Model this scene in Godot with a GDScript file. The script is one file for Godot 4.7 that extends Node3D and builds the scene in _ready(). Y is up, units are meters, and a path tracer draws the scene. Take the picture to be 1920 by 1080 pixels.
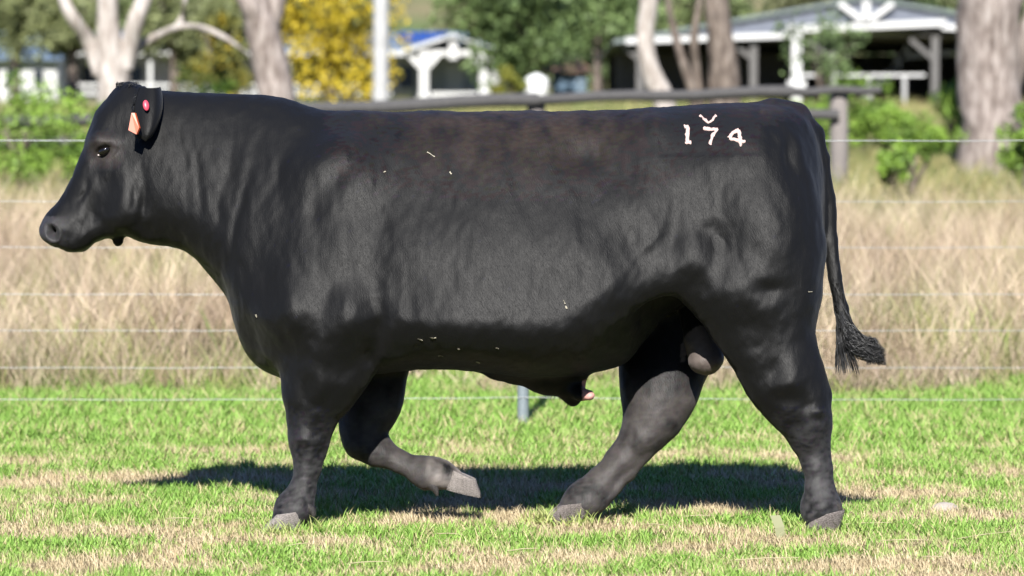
extends Node3D
# A black bull walking through a paddock in front of a wire fence, dry grass, gum trees and a homestead.

const EYE := 1.24          # camera height
const FPX := 5660.0        # focal length of the photograph in its own pixels
const HZ := 300.0          # picture row of the horizon
var rng := RandomNumberGenerator.new()
var used := {}

func _ready() -> void:
	rng.seed = 7
	setup_camera()
	setup_light()
	build_ground()
	build_background()
	build_fences()
	build_bull()
	build_grass()

func setup_camera() -> void:
	var cam := Camera3D.new()
	cam.name = "camera"
	var lens := CameraAttributesPhysical.new()
	lens.frustum_focal_length = 125.8
	lens.frustum_focus_distance = 9.95
	lens.exposure_aperture = 3.8
	lens.frustum_near = 0.1
	lens.frustum_far = 2000.0
	cam.attributes = lens
	add_child(cam)
	cam.position = Vector3(0, EYE, 10.0)
	cam.rotation.x = -atan((540.0 - HZ) / FPX)
	cam.fov = rad_to_deg(2.0 * atan(540.0 / FPX))
	cam.near = 0.1
	cam.far = 2000.0
	cam.current = true

func setup_light() -> void:
	var we := WorldEnvironment.new()
	we.name = "world_environment"
	var e := Environment.new()
	e.background_mode = Environment.BG_SKY
	var sm := ProceduralSkyMaterial.new()
	sm.sky_top_color = Color(0.29, 0.44, 0.72)
	sm.sky_horizon_color = Color(0.66, 0.77, 0.92)
	sm.sky_curve = 0.12
	sm.ground_bottom_color = Color(0.24, 0.25, 0.16)
	sm.ground_horizon_color = Color(0.5, 0.55, 0.45)
	var sky := Sky.new()
	sm.sky_energy_multiplier = 0.72
	sm.ground_energy_multiplier = 0.6
	sky.sky_material = sm
	e.sky = sky
	e.tonemap_mode = Environment.TONE_MAPPER_LINEAR
	e.tonemap_exposure = 2.0
	e.sdfgi_enabled = true
	e.ssao_enabled = true
	e.ssil_enabled = true
	we.environment = e
	add_child(we)
	var sun := DirectionalLight3D.new()
	sun.name = "sun"
	sun.light_energy = 1.6
	sun.light_color = Color(1.0, 0.985, 0.96)
	sun.light_angular_distance = 0.5
	sun.shadow_enabled = true
	add_child(sun)
	sun.look_at_from_position(Vector3.ZERO, Vector3(0.12, -1.0, -1.25), Vector3.UP)

# ---------------------------------------------------------------- helpers
func at(px: float, py: float, d: float) -> Vector3:
	return Vector3((px - 960.0) * d / FPX, EYE - (py - HZ) * d / FPX, 10.0 - d)

func numbered(n: String) -> String:
	if not used.has(n):
		used[n] = 0
		return n
	used[n] += 1
	return "%s_%03d" % [n, used[n]]

func tag(o: Node3D, label: String, category: String, group := "", kind := "") -> void:
	if label: o.set_meta("label", label)
	if category: o.set_meta("category", category)
	if group: o.set_meta("group", group)
	if kind: o.set_meta("kind", kind)

func thing(called: String, label: String, category: String, where := Vector3.ZERO, group := "") -> Node3D:
	var o := Node3D.new()
	o.name = numbered(called)
	add_child(o)
	o.position = where
	tag(o, label, category, group)
	return o

func put(called: String, mesh: Mesh, m: Material, parent: Node, where := Vector3.ZERO) -> MeshInstance3D:
	var o := MeshInstance3D.new()
	o.name = called if parent != self else numbered(called)
	o.mesh = mesh
	o.material_override = null
	if mesh.get_surface_count() > 0 and m:
		if mesh is ArrayMesh:
			mesh.surface_set_material(0, m)
		else:
			mesh.material = m
	parent.add_child(o, true)
	o.position = where
	return o

func lin(r: float, g: float, b: float) -> Color:
	return Color(r, g, b).linear_to_srgb()

func mat(c: Color, rough := 0.8, spec := 0.5) -> StandardMaterial3D:
	var m := StandardMaterial3D.new()
	m.albedo_color = c
	m.roughness = rough
	m.metallic_specular = spec
	return m

func noise_tex(freq: float, ramp: Array, sz := 512, octaves := 4, as_normal := false, strength := 4.0, kind := FastNoiseLite.TYPE_SIMPLEX_SMOOTH) -> NoiseTexture2D:
	var n := FastNoiseLite.new()
	n.noise_type = kind
	n.frequency = freq
	n.fractal_octaves = octaves
	n.seed = 11 + used.size()
	var t := NoiseTexture2D.new()
	t.width = sz
	t.height = sz
	t.seamless = true
	t.noise = n
	if as_normal:
		t.as_normal_map = true
		t.bump_strength = strength
	if ramp.size() > 0:
		var g := Gradient.new()
		g.offsets = PackedFloat32Array()
		g.colors = PackedColorArray()
		var offs := PackedFloat32Array()
		var cols := PackedColorArray()
		for r in ramp:
			offs.append(r[0])
			cols.append(r[1])
		g.offsets = offs
		g.colors = cols
		t.color_ramp = g
	return t

func noise_mat(freq: float, ramp: Array, scale3: Vector3, rough := 0.85, bump := 0.0) -> StandardMaterial3D:
	var m := StandardMaterial3D.new()
	m.albedo_texture = noise_tex(freq, ramp)
	m.roughness = rough
	m.uv1_triplanar = true
	m.uv1_world_triplanar = true
	m.uv1_scale = scale3
	if bump > 0.0:
		m.heightmap_enabled = true
		m.heightmap_texture = noise_tex(freq * 1.6, [])
		m.heightmap_scale = bump
	return m

# --- solid shapes collected in a SurfaceTool
func begin() -> SurfaceTool:
	var st := SurfaceTool.new()
	st.begin(Mesh.PRIMITIVE_TRIANGLES)
	st.set_smooth_group(-1)
	return st

func done(st: SurfaceTool) -> ArrayMesh:
	st.generate_normals()
	return st.commit()

func tri(st: SurfaceTool, a: Vector3, b: Vector3, c: Vector3) -> void:
	st.add_vertex(a)
	st.add_vertex(b)
	st.add_vertex(c)

func quad(st: SurfaceTool, a: Vector3, b: Vector3, c: Vector3, d: Vector3) -> void:
	tri(st, a, b, c)
	tri(st, a, c, d)

func hexa(st: SurfaceTool, p: Array) -> void:
	# p: four corners of the bottom, then the four of the top, both counter-clockwise seen from above
	quad(st, p[4], p[7], p[6], p[5])
	quad(st, p[0], p[1], p[2], p[3])
	for i in 4:
		var j := (i + 1) % 4
		quad(st, p[i], p[4 + i], p[4 + j], p[j])

func add_box(st: SurfaceTool, lo: Vector3, hi: Vector3) -> void:
	hexa(st, [Vector3(lo.x, lo.y, hi.z), Vector3(hi.x, lo.y, hi.z), Vector3(hi.x, lo.y, lo.z), Vector3(lo.x, lo.y, lo.z),
		Vector3(lo.x, hi.y, hi.z), Vector3(hi.x, hi.y, hi.z), Vector3(hi.x, hi.y, lo.z), Vector3(lo.x, hi.y, lo.z)])

func box_mesh(lo: Vector3, hi: Vector3) -> ArrayMesh:
	var st := begin()
	add_box(st, lo, hi)
	return done(st)

# a bar of rectangular section between two points
func bar_mesh(a: Vector3, b: Vector3, w: float, t: float, side := Vector3(0, 0, 1)) -> ArrayMesh:
	var st := begin()
	var dir := (b - a).normalized()
	var n := side
	var u := n.cross(dir).normalized() * w * 0.5
	n = dir.cross(u).normalized() * t * 0.5
	hexa(st, [a - u - n, a + u - n, a + u + n, a - u + n, b - u - n, b + u - n, b + u + n, b - u + n])
	return done(st)

# a tube through points with radii; rough makes the section uneven as on a trunk
func add_tube(st: SurfaceTool, pts: Array, radii: Array, sides := 8, rough := 0.0, salt := 0.0) -> void:
	var rings := []
	for i in pts.size():
		var dir: Vector3 = (pts[mini(i + 1, pts.size() - 1)] - pts[maxi(i - 1, 0)]).normalized()
		var u := dir.cross(Vector3(0, 0, 1) if absf(dir.z) < 0.9 else Vector3(1, 0, 0)).normalized()
		var v := dir.cross(u)
		var ring := []
		for k in sides:
			var a := TAU * k / sides
			var r: float = radii[i]
			if rough > 0.0:
				r *= 1.0 + rough * (sin(a * 2.0 + salt + i * 0.37) * 0.5 + sin(a * 3.0 - salt * 2.0 + i * 0.71) * 0.35 + sin(a * 5.0 + salt * 3.0 + i * 1.3) * 0.25)
			ring.append(pts[i] + (u * cos(a) + v * sin(a)) * r)
		rings.append(ring)
	st.set_smooth_group(0)
	for i in pts.size() - 1:
		for k in sides:
			var j := (k + 1) % sides
			quad(st, rings[i][k], rings[i + 1][k], rings[i + 1][j], rings[i][j])
	st.set_smooth_group(-1)
	var e := pts.size() - 1
	for k in range(1, sides - 1):
		tri(st, rings[0][0], rings[0][k], rings[0][k + 1])
		tri(st, rings[e][0], rings[e][k + 1], rings[e][k])

func tube_mesh(pts: Array, radii: Array, sides := 8, rough := 0.0, salt := 0.0) -> ArrayMesh:
	var st := begin()
	add_tube(st, pts, radii, sides, rough, salt)
	return done(st)

# points of a smooth curve through the given ones
func smooth_path(pts: Array, radii: Array, steps: int) -> Array:
	var op := []
	var orad := []
	var n := pts.size()
	for i in n - 1:
		for s in steps:
			var t := float(s) / steps
			var p0: Vector3 = pts[maxi(i - 1, 0)]
			var p3: Vector3 = pts[mini(i + 2, n - 1)]
			op.append((pts[i] as Vector3).cubic_interpolate(pts[i + 1], p0, p3, t))
			orad.append(lerpf(radii[i], radii[i + 1], t))
	op.append(pts[n - 1])
	orad.append(radii[n - 1])
	return [op, orad]

# ---------------------------------------------------------------- land
var land_keys := [[-30.0, 0.0], [15.5, 0.0], [20.0, 0.12], [26.0, 0.42], [35.0, 0.78], [50.0, 1.35], [100.0, 3.0], [150.0, 3.9], [230.0, 6.5], [300.0, 14.0], [420.0, 36.0], [650.0, 70.0]]
var land_noise := FastNoiseLite.new()

func land(x: float, z: float) -> float:
	var d := 10.0 - z
	var y := spline(land_keys, 1, d)
	var bump := clampf((d - 14.0) / 12.0, 0.0, 1.0)
	y += land_noise.get_noise_2d(x * 0.9, z * 0.9) * 0.12 * bump
	y += land_noise.get_noise_2d(x * 6.0 + 50.0, z * 6.0) * 0.012 * clampf((d - 11.5) / 2.0, 0.0, 1.0)
	return y

func on_land(px: float, d: float) -> Vector3:
	var x := (px - 960.0) * d / FPX
	return Vector3(x, land(x, 10.0 - d), 10.0 - d)

func land_sheet(rows: Array, half: Callable, cols: int, tone: Callable) -> ArrayMesh:
	var v := PackedVector3Array()
	var c := PackedColorArray()
	var idx := PackedInt32Array()
	for d in rows:
		for k in cols + 1:
			var x: float = (float(k) / cols * 2.0 - 1.0) * half.call(d)
			var p := Vector3(x, land(x, 10.0 - d), 10.0 - d)
			v.append(p)
			c.append(tone.call(p, d))
	for r in rows.size() - 1:
		for k in cols:
			var a := r * (cols + 1) + k
			idx.append_array(PackedInt32Array([a, a + cols + 1, a + cols + 2, a, a + cols + 2, a + 1]))
	var st := SurfaceTool.new()
	var arr := []
	arr.resize(Mesh.ARRAY_MAX)
	arr[Mesh.ARRAY_VERTEX] = v
	arr[Mesh.ARRAY_COLOR] = c
	arr[Mesh.ARRAY_INDEX] = idx
	st.create_from_arrays(arr)
	st.generate_normals()
	return st.commit()

func build_ground() -> void:
	land_noise.seed = 31
	land_noise.frequency = 0.25
	land_noise.fractal_octaves = 3
	var rows := []
	var d := -12.0
	while d < 260.0:
		rows.append(d)
		d += 1.0 if d < 8.0 else (0.09 if d < 17.0 else (0.25 if d < 30.0 else (1.0 if d < 60.0 else 6.0)))
	var patch := FastNoiseLite.new()
	patch.seed = 8
	patch.frequency = 0.8
	patch.fractal_octaves = 4
	var tone := func(p: Vector3, dd: float) -> Color:
		var n := patch.get_noise_2d(p.x * 1.4, p.z * 2.2) + patch.get_noise_2d(p.x * 7.0 + 9.0, p.z * 9.0) * 0.5
		var soil := Vector3(0.20, 0.15, 0.10)
		var straw := Vector3(0.34, 0.27, 0.17)
		var green := Vector3(0.085, 0.15, 0.030)
		var t := clampf(0.5 + n * 1.4, 0.0, 1.0)
		var near := straw.lerp(green, t)
		near = near.lerp(soil, clampf(-n * 1.5, 0.0, 0.7))
		var bank := Vector3(0.33, 0.26, 0.17).lerp(Vector3(0.20, 0.17, 0.09), clampf(0.5 + n, 0.0, 1.0))
		var mid := Vector3(0.13, 0.17, 0.05).lerp(Vector3(0.26, 0.22, 0.10), clampf(0.4 - n, 0.0, 1.0))
		var c := near.lerp(bank, smoothstep(15.2, 16.6, dd + n * 0.8)).lerp(mid, smoothstep(27.0, 33.0, dd + n * 3.0))
		return Color(c.x, c.y, c.z)
	var m := StandardMaterial3D.new()
	m.vertex_color_use_as_albedo = true
	m.albedo_texture = noise_tex(0.045, [[0.0, Color(0.62, 0.6, 0.56)], [0.5, Color(0.9, 0.9, 0.88)], [1.0, Color(1, 1, 1)]], 512, 5)
	m.uv1_triplanar = true
	m.uv1_world_triplanar = true
	m.uv1_scale = Vector3(1.3, 1.3, 1.3)
	m.roughness = 0.95
	m.metallic_specular = 0.2
	m.heightmap_enabled = true
	m.heightmap_texture = noise_tex(0.06, [], 512, 5)
	m.heightmap_scale = 1.5
	var g := put("ground", land_sheet(rows, func(dd: float) -> float: return 9.0 + maxf(dd, 0.0) * 0.45, 150, tone), m, self)
	tag(g, "", "", "", "structure")
	var hrows := []
	d = 258.0
	while d < 650.0:
		hrows.append(d)
		d += 8.0
	var htone := func(p: Vector3, _dd: float) -> Color:
		var n := patch.get_noise_2d(p.x * 0.06, p.z * 0.03)
		var c := Vector3(0.12, 0.17, 0.05).lerp(Vector3(0.25, 0.20, 0.11), clampf(0.5 + n * 1.6, 0.0, 1.0))
		return Color(c.x, c.y, c.z)
	var hm := StandardMaterial3D.new()
	hm.vertex_color_use_as_albedo = true
	hm.albedo_texture = m.albedo_texture
	hm.uv1_triplanar = true
	hm.uv1_world_triplanar = true
	hm.uv1_scale = Vector3(0.05, 0.05, 0.05)
	hm.roughness = 1.0
	var h := put("hill", land_sheet(hrows, func(dd: float) -> float: return 40.0 + dd * 0.5, 60, htone), hm, self)
	tag(h, "", "", "", "structure")

# ---------------------------------------------------------------- leaves
func leaf_mesh(clumps: Array, per: int, size: float, c0: Vector3, c1: Vector3, seed_: int, c2 := Vector3.ZERO, share := 0.0, long := 1.6, droop := 0.0) -> ArrayMesh:
	# clumps: [centre, radius]; every leaf is a folded blade of its own
	var r := RandomNumberGenerator.new()
	r.seed = seed_
	var v := PackedVector3Array()
	var nn := PackedVector3Array()
	var c := PackedColorArray()
	var idx := PackedInt32Array()
	for cl in clumps:
		var ctr: Vector3 = cl[0]
		var rad: float = cl[1]
		var count := int(per * (cl[2] if cl.size() > 2 else 1.0))
		var tint := r.randf()
		for k in count:
			var dir := Vector3(r.randfn(), r.randfn() * 0.8, r.randfn()).normalized()
			var p := ctr + dir * rad * pow(r.randf(), 0.45)
			var along := (dir * 0.6 + Vector3(r.randfn(), r.randfn() - droop, r.randfn()) * 0.7).normalized()
			var side := along.cross(Vector3(r.randfn(), r.randfn(), r.randfn())).normalized()
			var n := side.cross(along)
			var s := size * r.randf_range(0.6, 1.35)
			var a := along * s * long * 0.5
			var b := side * s * 0.5
			var f := n * s * 0.18
			var i := v.size()
			v.append(p - a)
			v.append(p + b * 0.9 + f)
			v.append(p + a)
			v.append(p - b * 0.9 + f)
			var col := c0.lerp(c1, clampf(tint * 0.6 + r.randf() * 0.5 - 0.05, 0.0, 1.0))
			if share > 0.0 and r.randf() < share * (0.4 + 1.2 * tint): col = c2 * r.randf_range(0.75, 1.1)
			var cc := Color(col.x, col.y, col.z)
			for q in 4:
				c.append(cc)
				nn.append(n)
			idx.append_array(PackedInt32Array([i, i + 2, i + 1, i, i + 3, i + 2]))
	var arr := []
	arr.resize(Mesh.ARRAY_MAX)
	arr[Mesh.ARRAY_VERTEX] = v
	arr[Mesh.ARRAY_NORMAL] = nn
	arr[Mesh.ARRAY_COLOR] = c
	arr[Mesh.ARRAY_INDEX] = idx
	var am := ArrayMesh.new()
	am.add_surface_from_arrays(Mesh.PRIMITIVE_TRIANGLES, arr)
	return am

var leaf_m: StandardMaterial3D

func leaf_material() -> StandardMaterial3D:
	if leaf_m == null:
		leaf_m = StandardMaterial3D.new()
		leaf_m.vertex_color_use_as_albedo = true
		leaf_m.roughness = 0.6
		leaf_m.metallic_specular = 0.4
		leaf_m.cull_mode = BaseMaterial3D.CULL_DISABLED
	return leaf_m

# clumps filling an upright ellipsoid, uneven
func crown_clumps(centre: Vector3, rad: Vector3, count: int, size: float, seed_: int) -> Array:
	var r := RandomNumberGenerator.new()
	r.seed = seed_
	var out := []
	for k in count:
		var dir := Vector3(r.randfn(), r.randfn(), r.randfn()).normalized() * pow(r.randf(), 0.4)
		out.append([centre + dir * rad, size * r.randf_range(0.55, 1.3), r.randf_range(0.5, 1.4)])
	return out

func leafy_tree(called: String, label: String, base: Vector3, top: float, rad: Vector3, crown_y: float, clumps: int, per: int, leaf: float, c0: Vector3, c1: Vector3, bark: Material, seed_: int, group := "", c2 := Vector3.ZERO, share := 0.0, trunk_r := 0.2) -> Node3D:
	var t := thing(called, label, "tree" if called.ends_with("tree") else "shrub", base, group)
	var r := RandomNumberGenerator.new()
	r.seed = seed_ + 100
	var st := begin()
	var lean := Vector3(r.randf_range(-0.3, 0.3), 0, r.randf_range(-0.3, 0.3))
	var fork := Vector3(0, crown_y * 0.6, 0) + lean * 0.5
	add_tube(st, [Vector3(0, -0.3, 0), fork * 0.5, fork, Vector3(0, crown_y, 0) + lean], [trunk_r * 1.25, trunk_r, trunk_r * 0.85, trunk_r * 0.4], 8, 0.15, seed_)
	for k in 6:
		var a := TAU * k / 6.0 + r.randf()
		var e := Vector3(cos(a) * rad.x * 0.7, crown_y + r.randf_range(-0.3, 0.6) * rad.y, sin(a) * rad.z * 0.7)
		add_tube(st, [fork * r.randf_range(0.7, 1.0), fork.lerp(e, 0.5) + Vector3(0, 0.25 * rad.y, 0), e], [trunk_r * 0.5, trunk_r * 0.3, trunk_r * 0.08], 6, 0.1, k)
	put("trunk", done(st), bark, t)
	var cl := crown_clumps(Vector3(0, crown_y, 0), rad, clumps, minf(rad.x, rad.y) * 0.42, seed_)
	put("crown", leaf_mesh(cl, per, leaf, c0, c1, seed_ + 5, c2, share), leaf_material(), t)
	return t

# ---------------------------------------------------------------- gum trees
func gum_bark(dark: Color, mid: Color, pale: Color) -> StandardMaterial3D:
	var m := noise_mat(0.02, [[0.0, dark], [0.36, mid], [0.62, pale], [1.0, pale.lightened(0.25)]], Vector3(0.9, 0.22, 0.9), 0.8, 2.0)
	return m

func gum_tree(label: String, d: float, stems: Array, bark: Material, seed_: int, crown := true) -> void:
	# stems: lists of [px, py, half width in px]; the first begins at the ground
	var base := on_land(stems[0][0][0], d)
	var t := thing("gum_tree", label, "tree", base, "gum trees behind the dry grass")
	var r := RandomNumberGenerator.new()
	r.seed = seed_
	var ends := []
	for s in stems.size():
		var pts := []
		var rad := []
		for i in stems[s].size():
			var q: Array = stems[s][i]
			var p := at(q[0], q[1], d) - base
			p.z += (r.randf_range(-0.25, 0.25) if i > 0 and s > 0 else 0.0)
			if s == 0 and i == 0: p = Vector3(0, -0.4, 0)
			pts.append(p)
			rad.append(q[2] * d / FPX)
		var sp := smooth_path(pts, rad, 5)
		if s == 0:
			sp[1][0] *= 1.35
			sp[1][1] *= 1.18
		ends.append(pts[pts.size() - 1])
		put("trunk" if s == 0 else "limb", tube_mesh(sp[0], sp[1], 16, 0.10, seed_ + s), bark, t)
	if crown:
		var cl := []
		for e in ends:
			for k in 7:
				var c: Vector3 = e + Vector3(r.randf_range(-2.2, 2.2), r.randf_range(0.8, 3.5), r.randf_range(-2.2, 2.2))
				if e.y + base.y > at(0, -40, d).y: cl.append([c, r.randf_range(0.5, 1.0)])
		if cl.size(): put("crown", leaf_mesh(cl, 130, 0.09, Vector3(0.06, 0.085, 0.04), Vector3(0.12, 0.15, 0.06), seed_, Vector3.ZERO, 0.0, 3.0, 1.2), leaf_material(), t)

func build_background() -> void:
	var pale := gum_bark(lin(0.18, 0.145, 0.12), lin(0.32, 0.28, 0.25), lin(0.44, 0.40, 0.365))
	var brown := gum_bark(lin(0.065, 0.048, 0.04), lin(0.18, 0.145, 0.128), lin(0.31, 0.265, 0.24))
	var rough := gum_bark(lin(0.035, 0.027, 0.022), lin(0.09, 0.068, 0.055), lin(0.18, 0.145, 0.12))
	gum_tree("pale gum tree forking low into several stems behind the bull's head", 44.0, [
		[[215, 240, 36], [216, 190, 32], [214, 140, 31], [208, 100, 27], [204, 40, 21], [206, -40, 19], [200, -200, 14], [215, -420, 7]],
		[[236, 130, 17], [246, 80, 17], [262, 30, 15], [278, -30, 14], [300, -180, 10], [330, -350, 5]],
		[[190, 140, 15], [168, 80, 13], [140, 30, 12], [116, -20, 11], [80, -160, 8], [60, -330, 4]],
		[[236, 112, 12], [266, 82, 9], [305, 64, 8], [345, 52, 7], [390, 56, 6], [440, 82, 4], [470, 110, 2]],
		[[330, 56, 6], [342, 30, 5], [352, 5, 4], [356, -40, 3]]], pale, 3)
	gum_tree("thick pinkish gum tree beside the yellow flowering tree", 46.0, [
		[[525, 240, 36], [520, 190, 34], [512, 140, 33], [500, 90, 33], [490, 40, 34], [480, 0, 32], [470, -60, 28], [462, -200, 20], [440, -420, 8]],
		[[492, 50, 24], [470, 5, 19], [440, -40, 16], [400, -160, 10], [360, -300, 4]],
		[[500, 60, 22], [520, 0, 18], [530, -80, 14], [560, -260, 6]]], brown, 4)
	gum_tree("slender pale gum trunk leaning beside the dark rough tree", 52.0, [
		[[1262, 260, 24], [1246, 198, 20], [1226, 150, 19], [1212, 105, 18], [1210, 60, 17], [1216, 0, 17], [1218, -100, 15], [1205, -300, 9], [1190, -460, 4]]], pale, 5)
	gum_tree("dark rough-barked tree with thin side stems before the barn", 56.0, [
		[[1362, 260, 34], [1358, 190, 30], [1356, 130, 29], [1350, 70, 25], [1342, 10, 23], [1336, -80, 20], [1320, -300, 10], [1300, -450, 4]],
		[[1310, 240, 12], [1296, 170, 10], [1276, 110, 9], [1262, 60, 7], [1250, 0, 5], [1240, -80, 3]],
		[[1312, 200, 10], [1304, 130, 9], [1300, 70, 8], [1310, 0, 5], [1318, -70, 3]]], rough, 6)
	gum_tree("largest gum tree with patchy grey bark right of the barn", 40.0, [
		[[1852, 400, 76], [1856, 330, 66], [1856, 270, 60], [1858, 210, 58], [1852, 140, 57], [1850, 60, 60], [1854, 0, 64], [1860, -80, 58], [1850, -260, 36], [1830, -520, 12]],
		[[1876, 200, 24], [1900, 140, 20], [1922, 60, 18], [1950, -40, 15], [1990, -220, 8]],
		[[1846, 20, 34], [1806, -60, 26], [1760, -180, 14], [1720, -320, 5]]], brown, 7)
	build_house()
	build_barn()
	# pole
	var pb := on_land(715, 75.0)
	var pole := thing("utility_pole", "white painted pole standing between the yellow tree and the porch", "pole", pb)
	put("shaft", tube_mesh([Vector3(0, -0.4, 0), Vector3(0, 2, 0), Vector3(0.02, 5, 0), Vector3(0.03, 9, 0)], [0.205, 0.2, 0.185, 0.16], 14, 0.02), noise_mat(0.02, [[0.0, lin(0.28, 0.28, 0.28)], [0.5, lin(0.40, 0.40, 0.40)], [1.0, lin(0.50, 0.50, 0.49)]], Vector3(1, 0.2, 1), 0.6), pole)
	put("crossarm", box_mesh(Vector3(-1.1, 8.3, -0.28), Vector3(1.1, 8.42, -0.16)), rough, pole)
	# garden buildings
	var sb := on_land(1068, 120.0)
	var shed := thing("garden_shed", "small blue shed with a terracotta roof near the tank", "shed", sb)
	put("wall", box_mesh(Vector3(-0.68, -0.2, -1.6), Vector3(0.68, 1.3, 0)), mat(lin(0.09, 0.15, 0.22), 0.7), shed)
	put("door", box_mesh(Vector3(0.25, 0, 0.004), Vector3(0.62, 1.2, 0.05)), mat(lin(0.15, 0.21, 0.27), 0.7), shed)
	var st := begin()
	hexa(st, [Vector3(-1.2, 1.28, 0.35), Vector3(0.95, 1.28, 0.35), Vector3(0.95, 1.28, -1.9), Vector3(-1.2, 1.28, -1.9), Vector3(-0.5, 1.95, -0.6), Vector3(0.35, 1.95, -0.6), Vector3(0.35, 1.95, -0.9), Vector3(-0.5, 1.95, -0.9)])
	put("roof", done(st), noise_mat(0.03, [[0.0, lin(0.19, 0.12, 0.08)], [1.0, lin(0.30, 0.20, 0.145)]], Vector3(0.8, 0.8, 0.8), 0.9), shed)
	var tb := on_land(1006, 112.0)
	var tank := thing("water_tank", "rounded white plastic tank left of the blue shed", "tank", tb)
	var prof := [[0.0, 0.44], [0.1, 0.46], [0.3, 0.45], [0.32, 0.46], [0.55, 0.45], [0.57, 0.46], [0.8, 0.45], [0.98, 0.40], [1.08, 0.28], [1.12, 0.12]]
	var pts := []
	var rad := []
	for q in prof:
		pts.append(Vector3(0, q[0], 0))
		rad.append(q[1])
	put("shell", tube_mesh(pts, rad, 24), mat(lin(0.78, 0.79, 0.80), 0.4), tank)
	put("lid", tube_mesh([Vector3(0, 1.1, 0), Vector3(0, 1.17, 0)], [0.14, 0.12], 16), mat(lin(0.6, 0.6, 0.6), 0.4), tank)
	# trees and shrubs
	var G0 := Vector3(0.055, 0.090, 0.035)
	var G1 := Vector3(0.175, 0.25, 0.085)
	leafy_tree("wattle_tree", "wattle tree covered in yellow flowers left of the white pole", on_land(622, 86.0), 0.0, Vector3(2.15, 2.9, 1.6), 3.1, 72, 170, 0.10, Vector3(0.07, 0.09, 0.03), Vector3(0.16, 0.17, 0.05), rough, 41, "", Vector3(0.60, 0.46, 0.035), 0.72)
	leafy_tree("broad_leafed_tree", "dense dark green tree right of the porch", on_land(985, 118.0), 0.0, Vector3(2.9, 3.4, 2.5), 4.4, 75, 150, 0.17, G0, G1, rough, 42, "trees round the house")
	leafy_tree("broad_leafed_tree", "dark green tree between the small shed and the slender gum", on_land(1120, 128.0), 0.0, Vector3(2.3, 2.9, 2.3), 4.8, 60, 150, 0.17, G0, G1, rough, 43, "trees round the house")
	leafy_tree("olive_shrub", "olive green shrub left of the thick pinkish gum", on_land(412, 84.0), 0.0, Vector3(0.85, 1.5, 0.8), 1.5, 26, 150, 0.10, Vector3(0.10, 0.11, 0.03), Vector3(0.22, 0.21, 0.05), rough, 44, "", Vector3(0.45, 0.33, 0.025), 0.15, 0.06)
	leafy_tree("garden_shrub", "yellow-green shrub at the foot of the porch's right post", on_land(955, 110.0), 0.0, Vector3(0.5, 0.75, 0.5), 0.75, 16, 120, 0.10, Vector3(0.10, 0.12, 0.02), Vector3(0.26, 0.25, 0.04), rough, 45, "garden shrubs", Vector3.ZERO, 0.0, 0.04)
	leafy_tree("young_tree", "feathery young tree growing before the barn's white post", on_land(1545, 64.0), 0.0, Vector3(1.0, 0.75, 0.8), 1.75, 18, 60, 0.07, Vector3(0.09, 0.14, 0.055), Vector3(0.20, 0.28, 0.11), rough, 46, "", Vector3.ZERO, 0.0, 0.05)
	# bright shrubs at the far edge of the dry grass
	var B0 := Vector3(0.06, 0.12, 0.02)
	var B1 := Vector3(0.27, 0.42, 0.065)
	for s in [[30, 33.0, 0.52, 0.68, "bright green shrub at the left edge before the house wing", 51], [160, 34.0, 0.40, 0.58, "bright green shrub in front of the bull's forehead", 52], [300, 36.0, 0.4, 0.5, "low green shrub showing over the bull's poll", 53], [1530, 41.0, 0.5, 0.34, "low green shrub behind the bull's rump", 54], [1725, 39.0, 0.55, 0.34, "lime green shrub left of the largest gum", 55], [1650, 42.0, 0.4, 0.30, "small shrub with dark stems beside the lime green shrub", 56], [1925, 33.0, 0.3, 0.36, "green shrub at the right edge below the largest gum", 57],
		[1610, 47.0, 0.62, 0.46, "broad green shrub right behind the timber post", 58], [1785, 45.0, 0.5, 0.5, "green shrub touching the largest gum's left side", 59], [1690, 31.0, 0.22, 0.22, "smallest green shrub low in the yellow grass", 71],
		[90, 39.0, 0.55, 0.5, "green shrub between the two bright shrubs at left", 72], [235, 40.0, 0.5, 0.55, "green shrub at the foot of the forked pale gum", 73], [385, 50.0, 0.7, 0.62, "green shrub below the arching gum branch", 74]]:
		var q := on_land(s[0], s[1])
		var lift: float = 0.32 if s[0] > 1000 else 0.12
		leafy_tree("green_shrub", s[4], q, 0.0, Vector3(s[2], s[3], 0.4), s[3] + lift, 22, 150, 0.034, B0, B1, rough, s[5], "green shrubs beyond the dry grass", Vector3.ZERO, 0.0, 0.035)
	# trees standing before the house
	var O0 := Vector3(0.11, 0.13, 0.055)
	var O1 := Vector3(0.24, 0.265, 0.115)
	for s in [[30, 122.0, 1.9, "olive tree hanging over the house wing at the left edge", 81], [140, 128.0, 1.5, "olive tree behind the forked pale gum's left limb", 82], [330, 132.0, 1.7, "olive tree above the arching gum branch", 83], [440, 126.0, 1.3, "olive tree left of the thick pinkish gum's top", 84]]:
		var q := on_land(s[0], s[1])
		leafy_tree("olive_tree", s[3], q, 0.0, Vector3(s[2], s[2] * 1.0, s[2] * 0.8), s[2] * 1.0 + 2.0, 40, 110, 0.17, O0, O1, rough, s[4], "olive trees before the house")
	# trees on the rise behind the house
	var cols := [[Vector3(0.08, 0.11, 0.045), Vector3(0.17, 0.21, 0.08)], [Vector3(0.06, 0.09, 0.04), Vector3(0.14, 0.19, 0.075)], [Vector3(0.11, 0.12, 0.06), Vector3(0.22, 0.23, 0.11)]]
	var spots := [[-60, 178], [30, 186], [120, 200], [255, 182], [340, 205], [430, 190], [560, 214], [650, 224], [900, 208], [1010, 196], [1130, 186], [1230, 204], [1320, 190], [1400, 212], [1500, 196], [1590, 205], [1690, 188], [1790, 210], [1900, 194], [1990, 200]]
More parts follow.
